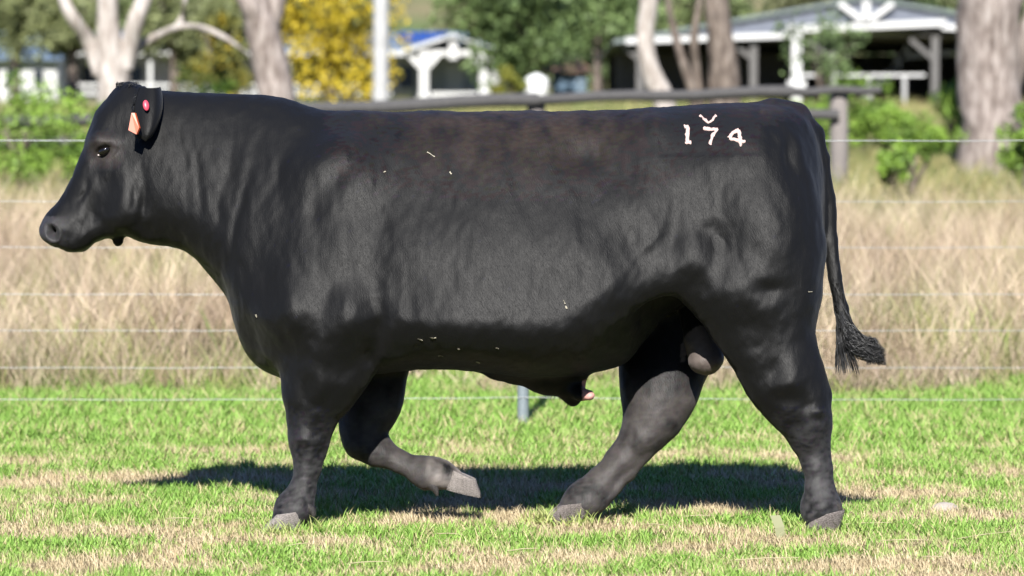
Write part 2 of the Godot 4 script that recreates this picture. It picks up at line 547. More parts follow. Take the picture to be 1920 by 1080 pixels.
	var words := ["olive green", "dark green", "grey-green"]
	var places := ["at the left edge above the house wing", "above the house wing's ridge", "left of the forked pale gum", "right of the forked pale gum", "above the blue roof's left half", "above the olive shrub", "behind the wattle's left side", "behind the white pole", "right of the solar panels", "behind the dense dark tree", "above the terracotta roof", "behind the slender gum", "left of the rough-barked trunk's top", "right of the rough-barked trunk's top", "above the barn's left roof", "above the barn's gable peak", "above the barn's right roof", "left of the largest gum's crown", "behind the largest gum", "beyond the right edge of the barn"]
	for i in spots.size():
		var k := i % 3
		var d: float = spots[i][1]
		var rr := 2.6 + 0.9 * absf(sin(i * 1.7))
		leafy_tree("hill_tree", words[k] + " tree on the rise " + places[i], on_land(spots[i][0], d), 0.0, Vector3(rr, rr * 1.15, rr * 0.8), rr * 1.15 + 0.7, 46, 60, 0.32, cols[k][0], cols[k][1], rough, 60 + i, "trees on the rise behind the house")

# ---------------------------------------------------------------- house with verandah and porch
func build_house() -> void:
	var D := 147.0
	var S := D / FPX
	var o := on_land(460, D)
	o.x = 0.0
	var hs := thing("house", "long low house with blue roof, white verandah rails and gabled porch", "house", o)
	var X := func(px: float) -> float: return (px - 960.0) * S
	var Y := func(py: float) -> float: return EYE - (py - HZ) * S - o.y
	var white := noise_mat(0.02, [[0.0, lin(0.48, 0.48, 0.47)], [1.0, lin(0.62, 0.62, 0.61)]], Vector3(0.7, 0.7, 0.7), 0.6)
	var wall_m := noise_mat(0.02, [[0.0, lin(0.40, 0.42, 0.42)], [1.0, lin(0.52, 0.53, 0.52)]], Vector3(0.5, 0.5, 0.5), 0.8)
	var roof_m := noise_mat(0.02, [[0.0, lin(0.11, 0.16, 0.235)], [1.0, lin(0.15, 0.21, 0.30)]], Vector3(0.4, 0.4, 0.4), 0.45)
	var dark := mat(lin(0.03, 0.035, 0.04), 0.15)
	put("wall", box_mesh(Vector3(X.call(-150), -0.6, -9.0), Vector3(X.call(925), Y.call(100), -2.6)), wall_m, hs)
	put("floor", box_mesh(Vector3(X.call(-150), -0.6, -2.59), Vector3(X.call(735), 0.28, 0.0)), mat(lin(0.25, 0.22, 0.19), 0.9), hs)
	var fr: float = Y.call(98)
	var rg: float = Y.call(54)
	var st := begin()
	hexa(st, [Vector3(X.call(-170), fr, 0.5), Vector3(X.call(938), fr, 0.5), Vector3(X.call(938), fr, -9.6), Vector3(X.call(-170), fr, -9.6),
		Vector3(X.call(-90), rg, -4.2), Vector3(X.call(868), rg, -4.2), Vector3(X.call(868), rg, -4.6), Vector3(X.call(-90), rg, -4.6)])
	var roof := put("roof", done(st), roof_m, hs)
	# standing seams
	var slope_a := Vector3(0, fr + 0.02, 0.5)
	var slope_b := Vector3(0, rg + 0.02, -4.2)
	var x: float = X.call(-88)
	while x < X.call(866):
		put("roof_seam", bar_mesh(slope_a + Vector3(x, 0, 0), slope_b + Vector3(x, 0, 0), 0.05, 0.05, Vector3(0, 1, 0)), roof_m, roof)
		x += 0.75
	put("fascia", box_mesh(Vector3(X.call(-170), fr - 0.2, 0.502), Vector3(X.call(938), fr + 0.03, 0.56)), white, hs)
	var panel := mat(lin(0.02, 0.06, 0.26), 0.3)
	for k in 5:
		var x0: float = X.call(742 + k * 20)
		var a := slope_a.lerp(slope_b, 0.42) + Vector3(x0, 0.06, 0)
		var b := slope_a.lerp(slope_b, 0.92) + Vector3(x0, 0.06, 0)
		put("solar_panel", bar_mesh(a + Vector3(0.22, 0, 0), b + Vector3(0.22, 0, 0), 0.47, 0.05, Vector3(0, 1, 0)), panel, roof)
	for k in 10:
		var px := -60.0 + k * 86.0
		put("post", box_mesh(Vector3(X.call(px) - 0.09, 0.0, 0.05), Vector3(X.call(px) + 0.09, fr - 0.02, 0.23)), white, hs)
		var w := put("window", box_mesh(Vector3(X.call(px + 28), 0.9, -2.596), Vector3(X.call(px + 62), 2.1, -2.53)), white, hs)
		put("pane", box_mesh(Vector3(X.call(px + 31), 0.98, -2.526), Vector3(X.call(px + 59), 2.02, -2.51)), dark, w)
	for py in [160.0, 176.0]:
		put("rail", box_mesh(Vector3(X.call(-60), Y.call(py) - 0.07, 0.08), Vector3(X.call(735), Y.call(py) + 0.07, 0.2)), white, hs)
	for k in 52:
		var bx: float = X.call(-52 + k * 15.2)
		put("baluster", box_mesh(Vector3(bx - 0.03, Y.call(176) + 0.07, 0.11), Vector3(bx + 0.03, Y.call(160) - 0.07, 0.17)), white, hs)
	# wing at the left, brought forward into the sun
	put("wing_wall", box_mesh(Vector3(X.call(22), -0.6, 0.8), Vector3(X.call(128), Y.call(118), 3.4)), white, hs)
	st = begin()
	hexa(st, [Vector3(X.call(-20), Y.call(118), 4.0), Vector3(X.call(142), Y.call(118), 4.0), Vector3(X.call(142), Y.call(100), 0.6), Vector3(X.call(-20), Y.call(100), 0.6),
		Vector3(X.call(-20), Y.call(114), 4.0), Vector3(X.call(142), Y.call(114), 4.0), Vector3(X.call(142), Y.call(84), 0.6), Vector3(X.call(-20), Y.call(84), 0.6)])
	put("wing_roof", done(st), roof_m, hs)
	for px in [34.0, 84.0]:
		var w := put("window", box_mesh(Vector3(X.call(px), 0.75, 3.404), Vector3(X.call(px + 22), 1.75, 3.44)), white, hs)
		put("pane", box_mesh(Vector3(X.call(px + 2), 0.82, 3.444), Vector3(X.call(px + 20), 1.68, 3.46)), dark, w)
	# porch
	var pz := 3.6
	var pk := Vector3(X.call(852), Y.call(72), pz)
	var el := Vector3(X.call(760), Y.call(102), pz)
	var er := Vector3(X.call(942), Y.call(104), pz)
	for e in [el, er]:
		st = begin()
		var back := Vector3(0, 0, -pz - 1.5)
		var t := Vector3(0, 0.14, 0)
		if e.x < pk.x:
			hexa(st, [e, pk, pk + back, e + back, e + t, pk + t, pk + back + t, e + back + t])
		else:
			hexa(st, [pk, e, e + back, pk + back, pk + t, e + t, e + back + t, pk + back + t])
		put("porch_roof", done(st), roof_m, hs)
		put("barge_board", bar_mesh(e + Vector3(0, -0.02, 0.05), pk + Vector3(0, -0.02, 0.05), 0.15, 0.08), white, hs)
	for px in [799.0, 908.0]:
		var cx: float = X.call(px)
		var top: float = Y.call(100)
		var post := put("porch_post", box_mesh(Vector3(cx - 0.21, -0.3, pz - 0.6), Vector3(cx + 0.21, top, pz - 0.12)), white, hs)
		for s in [-1.0, 1.0]:
			put("bracket", bar_mesh(Vector3(cx + 0.2 * s, top - 0.75, pz - 0.35), Vector3(cx + 0.85 * s, top - 0.02, pz - 0.35), 0.26, 0.3), white, post)
		put("post_base", box_mesh(Vector3(cx - 0.32, -0.3, pz - 0.75), Vector3(cx + 0.32, 0.45, pz + 0.02)), white, post)
	put("king_post", box_mesh(Vector3(X.call(845), Y.call(116), pz - 0.4), Vector3(X.call(860), Y.call(80), pz - 0.2)), white, hs)
	put("tie_beam", bar_mesh(Vector3(X.call(772), Y.call(104), pz - 0.35), Vector3(X.call(934), Y.call(105), pz - 0.35), 0.24, 0.2), white, hs)
	put("door", box_mesh(Vector3(X.call(836), 0.2, -1.2), Vector3(X.call(868), Y.call(120), -1.1)), white, hs)
	put("porch_wall", box_mesh(Vector3(X.call(812), -0.3, pz - 0.5), Vector3(X.call(895), Y.call(176), pz - 0.3)), white, hs)
	put("side_wall", box_mesh(Vector3(X.call(918), -0.3, pz - 2.4), Vector3(X.call(936), Y.call(138), pz - 0.55)), white, hs)

# ---------------------------------------------------------------- open barn
func build_barn() -> void:
	var D := 105.0
	var S := D / FPX
	var o := on_land(1620, D)
	o.x = 0.0
	var b := thing("barn", "open grey barn with white fascia and fan-shaped gable bracket", "barn", o)
	var X := func(px: float) -> float: return (px - 960.0) * S
	var Y := func(py: float) -> float: return EYE - (py - HZ) * S - o.y
	var P := func(px: float, py: float, z: float) -> Vector3: return Vector3(X.call(px), Y.call(py), z)
	var white := mat(lin(0.58, 0.58, 0.58), 0.55)
	var sheet := noise_mat(0.02, [[0.0, lin(0.105, 0.12, 0.155)], [1.0, lin(0.15, 0.165, 0.205)]], Vector3(0.5, 0.5, 0.5), 0.5)
	var iron := noise_mat(0.02, [[0.0, lin(0.12, 0.15, 0.15)], [1.0, lin(0.19, 0.22, 0.215)]], Vector3(0.5, 0.5, 0.5), 0.45)
	var timber := noise_mat(0.03, [[0.0, lin(0.08, 0.076, 0.075)], [1.0, lin(0.17, 0.165, 0.16)]], Vector3(1, 0.3, 1), 0.85)
	var boards_m := noise_mat(0.03, [[0.0, lin(0.09, 0.08, 0.07)], [1.0, lin(0.19, 0.17, 0.15)]], Vector3(2, 0.4, 2), 0.9)
	# roof planes with a little thickness
	for s in 2:
		var e: Vector3 = P.call(1150, 80, 0.16) if s == 0 else P.call(2090, 80, 0.16)
		var r: Vector3 = P.call(1620, -3, 0.16)
		var back := Vector3(0, 0, -20)
		var t := Vector3(0, 0.07, 0)
		var st := begin()
		if s == 0: hexa(st, [e, r, r + back, e + back, e + t, r + t, r + back + t, e + back + t])
		else: hexa(st, [r, e, e + back, r + back, r + t, e + t, e + back + t, r + back + t])
		put("roof", done(st), iron, b)
		put("barge_board", bar_mesh(e + Vector3(0, -0.02, 0.04), r + Vector3(0, -0.02, 0.04), 0.09, 0.05), iron, b)
	# gable sheeting, board by board
	var x := 1200.0
	while x < 2040.0:
		var yt := 82.0 - (1.0 - absf(x + 14.0 - 1620.0) / 470.0) * 82.0 + 5.0
		var yb := 66.0 if x < 1470.0 or x > 1760.0 else 50.0
		if yt < yb - 1.0: put("gable_sheet", box_mesh(P.call(x, yb, 0.0), P.call(x + 27.6, yt, 0.06 + 0.012 * (int(x / 28.0) % 2))), sheet, b)
		x += 28.0
	var boards := [[[1172, 78], [1482, 67], 0.2], [[1476, 56], [1770, 44], 0.23], [[1762, 52], [2080, 66], 0.2]]
	for q in boards:
		put("fascia", bar_mesh(P.call(q[0][0], q[0][1], 0.2), P.call(q[1][0], q[1][1], 0.2), q[2], 0.1), white, b)
	put("fascia_end", box_mesh(P.call(1474, 74, 0.26), P.call(1500, 48, 0.34)), white, b)
	for q in [[[1616, 42], [1570, 8], 0.19], [[1620, 42], [1620, 4], 0.26], [[1624, 42], [1670, 8], 0.19]]:
		put("gable_bracket", bar_mesh(P.call(q[0][0], q[0][1], 0.32), P.call(q[1][0], q[1][1], 0.32), q[2], 0.08), white, b)
	put("back_wall", box_mesh(Vector3(X.call(1170), -0.6, -18), Vector3(X.call(2070), Y.call(70), -17.8)), boards_m, b)
	put("side_wall", box_mesh(Vector3(X.call(2066), -0.6, -17.8), Vector3(X.call(2076), Y.call(80), -0.5)), timber, b)
	put("inner_wall", box_mesh(Vector3(X.call(1170), -0.6, -9), Vector3(X.call(1520), Y.call(84), -8.8)), boards_m, b)
	put("ceiling", box_mesh(Vector3(X.call(1176), Y.call(68), -17.7), Vector3(X.call(2064), Y.call(66), -0.1)), timber, b)
	put("floor", box_mesh(Vector3(X.call(1170), -0.6, -17.7), Vector3(X.call(2064), 0.06, -0.6)), mat(lin(0.12, 0.10, 0.08), 0.95), b)
	for px in [1200.0, 1412.0, 1560.0, 1752.0, 1960.0]:
		var post := put("post", box_mesh(Vector3(X.call(px) - 0.13, -0.4, -0.3), Vector3(X.call(px) + 0.13, Y.call(70), -0.04)), timber, b)
		put("brace", bar_mesh(P.call(px - 4, 110, -0.17), P.call(px - 46, 74, -0.17), 0.16, 0.1), timber, post)
	put("white_post", box_mesh(Vector3(X.call(1482), -0.4, 0.0), Vector3(X.call(1500), Y.call(72), 0.3)), white, b)
	put("post_block", box_mesh(Vector3(X.call(1474), Y.call(166), -0.1), Vector3(X.call(1508), Y.call(152), 0.4)), white, b)
	put("white_rail", box_mesh(Vector3(X.call(1500), Y.call(144), 0.05), Vector3(X.call(1732), Y.call(139), 0.17)), white, b)
	for px in [1560.0, 1625.0, 1690.0]:
		put("rail_post", box_mesh(Vector3(X.call(px), -0.3, 0.06), Vector3(X.call(px + 7), Y.call(144), 0.16)), mat(lin(0.4, 0.4, 0.4), 0.7), b)
	for q in [[[1672, 150], [1716, 84]], [[1690, 104], [1800, 96]], [[1655, 150], [1700, 120]]]:
		put("brace", bar_mesh(P.call(q[0][0], q[0][1], -2.0), P.call(q[1][0], q[1][1], -2.0), 0.2, 0.14), mat(lin(0.22, 0.22, 0.24), 0.7), b)
	# things under the roof
	var cov := thing("round_tank", "black round tank standing under the barn roof", "tank", o + Vector3(X.call(1640), 0.06, -3.0))
	var pts := []
	var rad := []
	for q in [[0.0, 0.5], [0.3, 0.52], [0.32, 0.5], [0.6, 0.52], [0.62, 0.5], [0.95, 0.52], [1.2, 0.46], [1.45, 0.34], [1.6, 0.16], [1.64, 0.05]]:
		pts.append(Vector3(0, q[0], 0))
		rad.append(q[1])
	put("shell", tube_mesh(pts, rad, 20), mat(lin(0.012, 0.012, 0.012), 0.5), cov)
	put("lid", tube_mesh([Vector3(0, 1.62, 0), Vector3(0, 1.7, 0)], [0.14, 0.12], 14), mat(lin(0.02, 0.02, 0.02), 0.5), cov)

# ---------------------------------------------------------------- fences
func build_fences() -> void:
	var d := 13.87
	var f := thing("wire_fence", "plain wire stock fence on galvanised steel posts behind the bull", "fence", Vector3(0, 0, 10.0 - d))
	var zinc := noise_mat(0.03, [[0.0, lin(0.20, 0.24, 0.26)], [1.0, lin(0.32, 0.36, 0.385)]], Vector3(8, 3, 8), 0.4)
	zinc.metallic = 0.35
	var wire_m := mat(lin(0.34, 0.35, 0.36), 0.42)
	wire_m.metallic = 0.5
	for px in [-430.0, 981.0, 2390.0]:
		var x: float = (px - 960.0) * d / FPX
		var post := put("post", tube_mesh([Vector3(x, -0.3, -0.03), Vector3(x, 0.6, -0.03), Vector3(x + 0.004, 1.42, -0.03)], [0.027, 0.027, 0.027], 14), zinc, f)
		put("cap", tube_mesh([Vector3(x + 0.004, 1.405, -0.03), Vector3(x + 0.004, 1.43, -0.03), Vector3(x + 0.004, 1.44, -0.03)], [0.031, 0.031, 0.016], 14), zinc, post)
	var w := 0
	for py in [261.0, 375.0, 461.0, 549.0, 617.0, 687.0, 747.0]:
		var y: float = EYE - (py - HZ) * d / FPX
		var pts := []
		var rad := []
		for k in 41:
			var x := -4.6 + k * 0.23
			var s := fposmod((x + 3.405) / 3.456, 1.0)
			pts.append(Vector3(x, y + 0.004 - 0.012 * 4.0 * s * (1.0 - s) + 0.0012 * sin(k * 1.9 + w), 0.0))
			rad.append(0.0021 if w == 0 else 0.0015)
		put("wire", tube_mesh(pts, rad, 5), wire_m, f)
		w += 1
	# old timber rail fence up the slope
	var D := 35.0
	var grey := noise_mat(0.03, [[0.0, lin(0.035, 0.034, 0.035)], [0.55, lin(0.07, 0.068, 0.068)], [1.0, lin(0.13, 0.125, 0.12)]], Vector3(0.8, 6, 6), 0.9)
	var postm := noise_mat(0.03, [[0.0, lin(0.11, 0.095, 0.085)], [0.5, lin(0.19, 0.17, 0.16)], [1.0, lin(0.28, 0.255, 0.24)]], Vector3(7, 1.2, 7), 0.9)
	var o := on_land(1000, D)
	var r := thing("rail_fence", "weathered grey timber rail fence running behind the bull's back", "fence", o)
	var posts := [-125.0, 440.0, 1005.0, 1571.0]
	for i in 4:
		var g := on_land(posts[i], D) - o
		var top := at(posts[i], [230.0, 206.0, 180.0, 176.0][i], D).y - o.y
		put("post", tube_mesh([g + Vector3(0, -0.4, 0), g + Vector3(0.01, 0.5, 0), Vector3(g.x, top - 0.02, 0), Vector3(g.x, top, 0)], [0.112, 0.108, 0.105, 0.085], 12, 0.06, i), postm, r)
	var rows := [[[-600.0, 259.0], [445.0, 213.0], 0.14], [[-600.0, 298.0], [445.0, 252.0], 0.12], [[430.0, 213.0], [1010.0, 186.0], 0.15], [[1000.0, 187.0], [1485.0, 172.0], 0.13], [[1478.0, 172.0], [1650.0, 169.0], 0.10],
		[[430.0, 252.0], [1010.0, 226.0], 0.13], [[1000.0, 226.0], [1572.0, 214.0], 0.12]]
	for q in rows:
		var a := at(q[0][0], q[0][1], D - 0.13) - o
		var b := at(q[1][0], q[1][1], D - 0.13) - o
		var pts := []
		var rad := []
		for k in 9:
			pts.append(a.lerp(b, k / 8.0) + Vector3(0, 0.012 * sin(k * 1.3 + q[0][1]), 0.004 * k / 8.0))
			rad.append(q[2] * 0.5)
		put("rail", tube_mesh(pts, rad, 8, 0.10, q[0][1]), grey, r)

# ---------------------------------------------------------------- the bull
# The body is one implicit surface: a lofted trunk and head and tapered limbs, joined smoothly and meshed as surface nets.
const BZ := -0.15                       # the bull's median plane
const BS := 557.6                       # pixels per metre on that plane
var trunk_tab := PackedFloat32Array()   # per 4 mm of x: top, bottom, half width, height of the widest line, exponent
var trunk_x0 := 0.0
var trunk_n := 0
var head_tab := PackedFloat32Array()
var head_n := 0
var head_o := Vector2.ZERO
var head_u := Vector2(-0.4348, -0.9006)
var head_v := Vector2(0.9006, -0.4348)
var cap_a := PackedVector3Array()
var cap_b := PackedVector3Array()
var cap_r := PackedFloat32Array()       # ra, rb, z factor, blend
var cap_slab := []                      # limb numbers for each 40 mm of x
var slab_x0 := -1.75
var near_z := {}                        # height field of the near flank, 8 mm grid, for laying marks on the hide

func bp(px: float, py: float, z := 0.0) -> Vector3:
	var d := 10.0 - BZ - z
	return Vector3((px - 960.0) * d / FPX, EYE - (py - HZ) * d / FPX, z)

func spline(keys: Array, col: int, x: float) -> float:
	var n := keys.size()
	if x <= keys[0][0]: return keys[0][col]
	if x >= keys[n - 1][0]: return keys[n - 1][col]
	var i := 0
	while keys[i + 1][0] < x: i += 1
	var x0: float = keys[i][0]
	var x1: float = keys[i + 1][0]
	var y0: float = keys[i][col]
	var y1: float = keys[i + 1][col]
	var m0: float = (y1 - y0) / (x1 - x0)
	var m1 := m0
	if i > 0:
		var s: float = (y0 - keys[i - 1][col]) / (x0 - keys[i - 1][0])
		m0 = 0.0 if s * m0 <= 0.0 else 2.0 * s * m0 / (s + m0)
	if i < n - 2:
		var s2: float = (keys[i + 2][col] - y1) / (keys[i + 2][0] - x1)
		m1 = 0.0 if s2 * m1 <= 0.0 else 2.0 * s2 * m1 / (s2 + m1)
	var h := x1 - x0
	var t := (x - x0) / h
	var t2 := t * t
	var t3 := t2 * t
	return (2 * t3 - 3 * t2 + 1) * y0 + (t3 - 2 * t2 + t) * h * m0 + (-2 * t3 + 3 * t2) * y1 + (t3 - t2) * h * m1

func limb(pts: Array, zf: float, k: float) -> void:
	# pts: [px, py, z, radius in metres]
	for i in pts.size() - 1:
		var a: Vector3 = bp(pts[i][0], pts[i][1], pts[i][2])
		var b: Vector3 = bp(pts[i + 1][0], pts[i + 1][1], pts[i + 1][2])
		cap_a.append(a)
		cap_b.append(b)
		cap_r.append_array(PackedFloat32Array([pts[i][3], pts[i + 1][3], zf, k]))

func bull_shape() -> void:
	# x, top, bottom, half width, widest row, exponent
	var K := [
		[205, 260, 300, 0.02, 280, 2.0, 2.0], [225, 205, 400, 0.09, 300, 2.0, 2.0], [250, 180, 444, 0.125, 300, 2.1, 2.1], [300, 171, 460, 0.15, 310, 2.1, 2.1], [340, 173, 470, 0.165, 320, 2.1, 2.1], [385, 175, 509, 0.18, 350, 2.1, 2.1],
		[420, 176, 557, 0.195, 390, 2.1, 2.0], [440, 176, 606, 0.205, 420, 2.1, 2.0], [456, 176, 652, 0.215, 440, 2.1, 1.9], [480, 177, 676, 0.23, 455, 2.1, 1.9], [530, 184, 706, 0.262, 475, 2.1, 1.9],
		[570, 196, 712, 0.29, 500, 2.15, 1.9], [610, 206, 712, 0.312, 520, 2.2, 1.95], [700, 209, 702, 0.345, 560, 2.25, 2.05], [800, 209, 692, 0.372, 580, 2.25, 2.1], [900, 210, 696, 0.39, 585, 2.25, 2.1],
		[1000, 208, 708, 0.392, 585, 2.25, 2.0], [1050, 208, 708, 0.388, 572, 2.25, 1.9], [1100, 207, 702, 0.378, 550, 2.25, 1.8], [1170, 205, 682, 0.36, 490, 2.3, 1.5], [1210, 203, 636, 0.35, 450, 2.35, 1.45], [1250, 201, 592, 0.34, 425, 2.4, 1.5], [1320, 196, 556, 0.325, 395, 2.45, 1.7],
		[1400, 193, 550, 0.31, 370, 2.5, 2.0], [1460, 195, 555, 0.275, 365, 2.4, 2.0], [1500, 208, 545, 0.22, 365, 2.2, 2.0], [1525, 240, 525, 0.15, 370, 2.0, 2.0], [1540, 290, 490, 0.09, 380, 2.0, 2.0], [1548, 340, 440, 0.03, 390, 2.0, 2.0]]
	trunk_x0 = bp(205, 0).x
	trunk_n = int((bp(1548, 0).x - trunk_x0) / 0.004) + 1
	for i in trunk_n:
		var px := (trunk_x0 + i * 0.004) * BS + 960.0
		trunk_tab.append_array(PackedFloat32Array([bp(0, spline(K, 1, px)).y, bp(0, spline(K, 2, px)).y, spline(K, 3, px), bp(0, spline(K, 4, px)).y, spline(K, 5, px), spline(K, 6, px)]))
	# head, along its own axis from poll to muzzle: u, front, back, half width, exponent
	var H := [
		[-16, -6, 30, 0.02, 2.0], [-8, -20, 50, 0.06, 2.0], [4, -29, 66, 0.085, 2.0], [28, -36, 88, 0.112, 2.1], [71, -44, 106, 0.122, 2.5], [113, -41, 114, 0.120, 2.7], [160, -34, 117, 0.108, 2.7],
		[194, -34, 116, 0.097, 2.7], [225, -34, 112, 0.086, 2.6], [245, -36, 102, 0.080, 2.5], [265, -39, 82, 0.080, 2.5], [285, -41, 62, 0.083, 2.6], [302, -42, 50, 0.083, 2.7], [315, -38, 43, 0.076, 2.7], [324, -24, 31, 0.056, 2.3], [329, -6, 14, 0.02, 2.0]]
	var o := bp(250, 170)
	head_o = Vector2(o.x, o.y)
	head_n = int((328.0 + 16.0) / BS / 0.003) + 1
	for i in head_n:
		var u := -16.0 + i * 0.003 * BS
		head_tab.append_array(PackedFloat32Array([spline(H, 1, u) / BS, spline(H, 2, u) / BS, spline(H, 3, u), spline(H, 4, u)]))
	for s in [1.0, -1.0]:
		# brow, cheek, muzzle pad and lower lip
		limb([[192, 262, 0.098 * s, 0.030], [212, 268, 0.108 * s, 0.026]], 1.0, 0.05)
		limb([[232, 330, 0.07 * s, 0.055], [240, 395, 0.06 * s, 0.06]], 1.0, 0.06)
		limb([[112, 420, 0.04 * s, 0.048], [100, 436, 0.035 * s, 0.04]], 1.0, 0.04)
		limb([[150, 452, 0.03 * s, 0.026], [128, 456, 0.02 * s, 0.024]], 1.0, 0.03)
		# shoulder
		limb([[640, 330, 0.22 * s, 0.10], [585, 560, 0.20 * s, 0.12]], 0.9, 0.12)
		limb([[560, 580, 0.15 * s, 0.13], [560, 640, 0.12 * s, 0.10]], 1.0, 0.12)
		# haunch
		limb([[1400, 330, 0.15 * s, 0.16], [1440, 470, 0.15 * s, 0.175]], 0.95, 0.12)
	# brisket
	limb([[470, 600, 0.0, 0.05], [500, 660, 0.0, 0.045]], 1.4, 0.06)
	# near foreleg
	limb([[600, 520, 0.2, 0.14], [620, 610, 0.185, 0.145], [608, 690, 0.165, 0.130], [590, 740, 0.15, 0.098], [583, 790, 0.14, 0.074]], 0.75, 0.05)
	limb([[583, 790, 0.14, 0.074], [579, 826, 0.135, 0.063], [577, 850, 0.135, 0.048], [573, 880, 0.135, 0.034], [563, 918, 0.132, 0.034], [552, 950, 0.13, 0.055], [545, 962, 0.13, 0.053], [528, 985, 0.13, 0.040]], 0.8, 0.03)
	limb([[640, 640, 0.18, 0.09], [655, 680, 0.17, 0.06], [630, 740, 0.15, 0.05]], 0.9, 0.06)
	limb([[606, 800, 0.14, 0.028], [600, 832, 0.135, 0.022], [592, 880, 0.133, 0.013], [582, 922, 0.131, 0.013], [576, 950, 0.13, 0.018]], 0.9, 0.015)
	# far foreleg, lifted
	limb([[660, 560, -0.19, 0.14], [700, 650, -0.17, 0.12], [698, 715, -0.15, 0.10], [690, 760, -0.14, 0.098], [680, 805, -0.135, 0.072]], 0.75, 0.06)
	limb([[680, 805, -0.135, 0.072], [682, 826, -0.135, 0.066], [708, 846, -0.135, 0.050], [748, 866, -0.135, 0.034], [776, 879, -0.135, 0.036], [800, 888, -0.135, 0.054], [828, 892, -0.135, 0.044], [850, 900, -0.135, 0.036]], 0.8, 0.03)
	# near hind leg
	limb([[1425, 400, 0.18, 0.19], [1428, 540, 0.19, 0.172], [1440, 636, 0.175, 0.134], [1470, 705, 0.16, 0.122], [1494, 752, 0.145, 0.098], [1512, 795, 0.14, 0.077]], 0.72, 0.06)
	limb([[1500, 470, 0.12, 0.075], [1486, 560, 0.13, 0.075], [1488, 630, 0.13, 0.045]], 1.0, 0.07)
	limb([[1513, 795, 0.14, 0.080], [1518, 822, 0.135, 0.059], [1529, 870, 0.135, 0.040], [1536, 915, 0.132, 0.038], [1542, 948, 0.13, 0.060], [1540, 962, 0.13, 0.056], [1536, 990, 0.13, 0.038]], 0.8, 0.03)
	limb([[1520, 690, 0.15, 0.032], [1543, 742, 0.14, 0.024], [1544, 800, 0.135, 0.022], [1552, 880, 0.132, 0.017], [1558, 940, 0.13, 0.018]], 0.9, 0.022)
	# flank fold
	limb([[1120, 555, 0.275, 0.08], [1200, 512, 0.28, 0.08], [1275, 482, 0.27, 0.095], [1345, 520, 0.235, 0.12], [1392, 580, 0.205, 0.13]], 0.55, 0.07)
	limb([[1150, 560, -0.26, 0.08], [1230, 560, -0.265, 0.08], [1280, 570, -0.24, 0.11]], 0.6, 0.09)
	# far hind leg, stepping forward
	limb([[1380, 400, -0.18, 0.18], [1300, 560, -0.19, 0.175], [1262, 640, -0.17, 0.145], [1240, 700, -0.155, 0.118], [1236, 745, -0.145, 0.104], [1226, 785, -0.14, 0.088]], 0.72, 0.08)
	limb([[1226, 785, -0.14, 0.088], [1205, 814, -0.135, 0.068], [1168, 858, -0.135, 0.047], [1125, 905, -0.133, 0.043], [1100, 934, -0.13, 0.059], [1088, 946, -0.13, 0.056], [1058, 972, -0.13, 0.038]], 0.8, 0.03)
	limb([[1286, 690, -0.15, 0.024], [1279, 766, -0.145, 0.022], [1236, 826, -0.135, 0.022], [1180, 890, -0.133, 0.018], [1130, 948, -0.13, 0.018]], 0.9, 0.022)
	# scrotum and sheath
	limb([[1298, 585, 0.0, 0.045], [1314, 638, 0.01, 0.052], [1323, 670, 0.012, 0.062]], 1.1, 0.025)
	limb([[940, 680, 0.0, 0.06], [1030, 702, 0.0, 0.062], [1068, 716, 0.0, 0.042], [1074, 738, 0.0, 0.024], [1076, 752, 0.0, 0.012]], 0.9, 0.05)
	limb([[1070, 728, 0.02, 0.03], [1090, 740, 0.05, 0.021], [1106, 742, 0.075, 0.017]], 1.0, 0.012)
	# skin tab under the jaw
	limb([[222, 432, 0.0, 0.020], [221, 452, 0.0, 0.013]], 1.0, 0.02)
	# tail
	limb([[1452, 218, 0.0, 0.06], [1492, 224, 0.0, 0.048], [1520, 252, 0.0, 0.038], [1535, 300, 0.0, 0.038]], 1.0, 0.03)
	limb([[1535, 300, 0.0, 0.038], [1547, 370, 0.0, 0.034], [1556, 450, 0.0, 0.029], [1566, 520, 0.0, 0.025], [1578, 580, 0.0, 0.027], [1586, 630, 0.0, 0.022], [1592, 660, 0.0, 0.012]], 1.0, 0.008)
	limb([[1586, 628, 0.0, 0.016], [1612, 645, 0.0, 0.015], [1630, 652, 0.0, 0.008]], 1.0, 0.01)
	for i in 80: cap_slab.append(PackedInt32Array())
	for c in cap_a.size():
		var r := maxf(cap_r[c * 4], cap_r[c * 4 + 1]) + cap_r[c * 4 + 3] + 0.02
		var lo := clampi(int((minf(cap_a[c].x, cap_b[c].x) - r - slab_x0) / 0.04), 0, 79)
		var hi := clampi(int((maxf(cap_a[c].x, cap_b[c].x) + r - slab_x0) / 0.04), 0, 79)
		for i in range(lo, hi + 1): cap_slab[i].append(c)

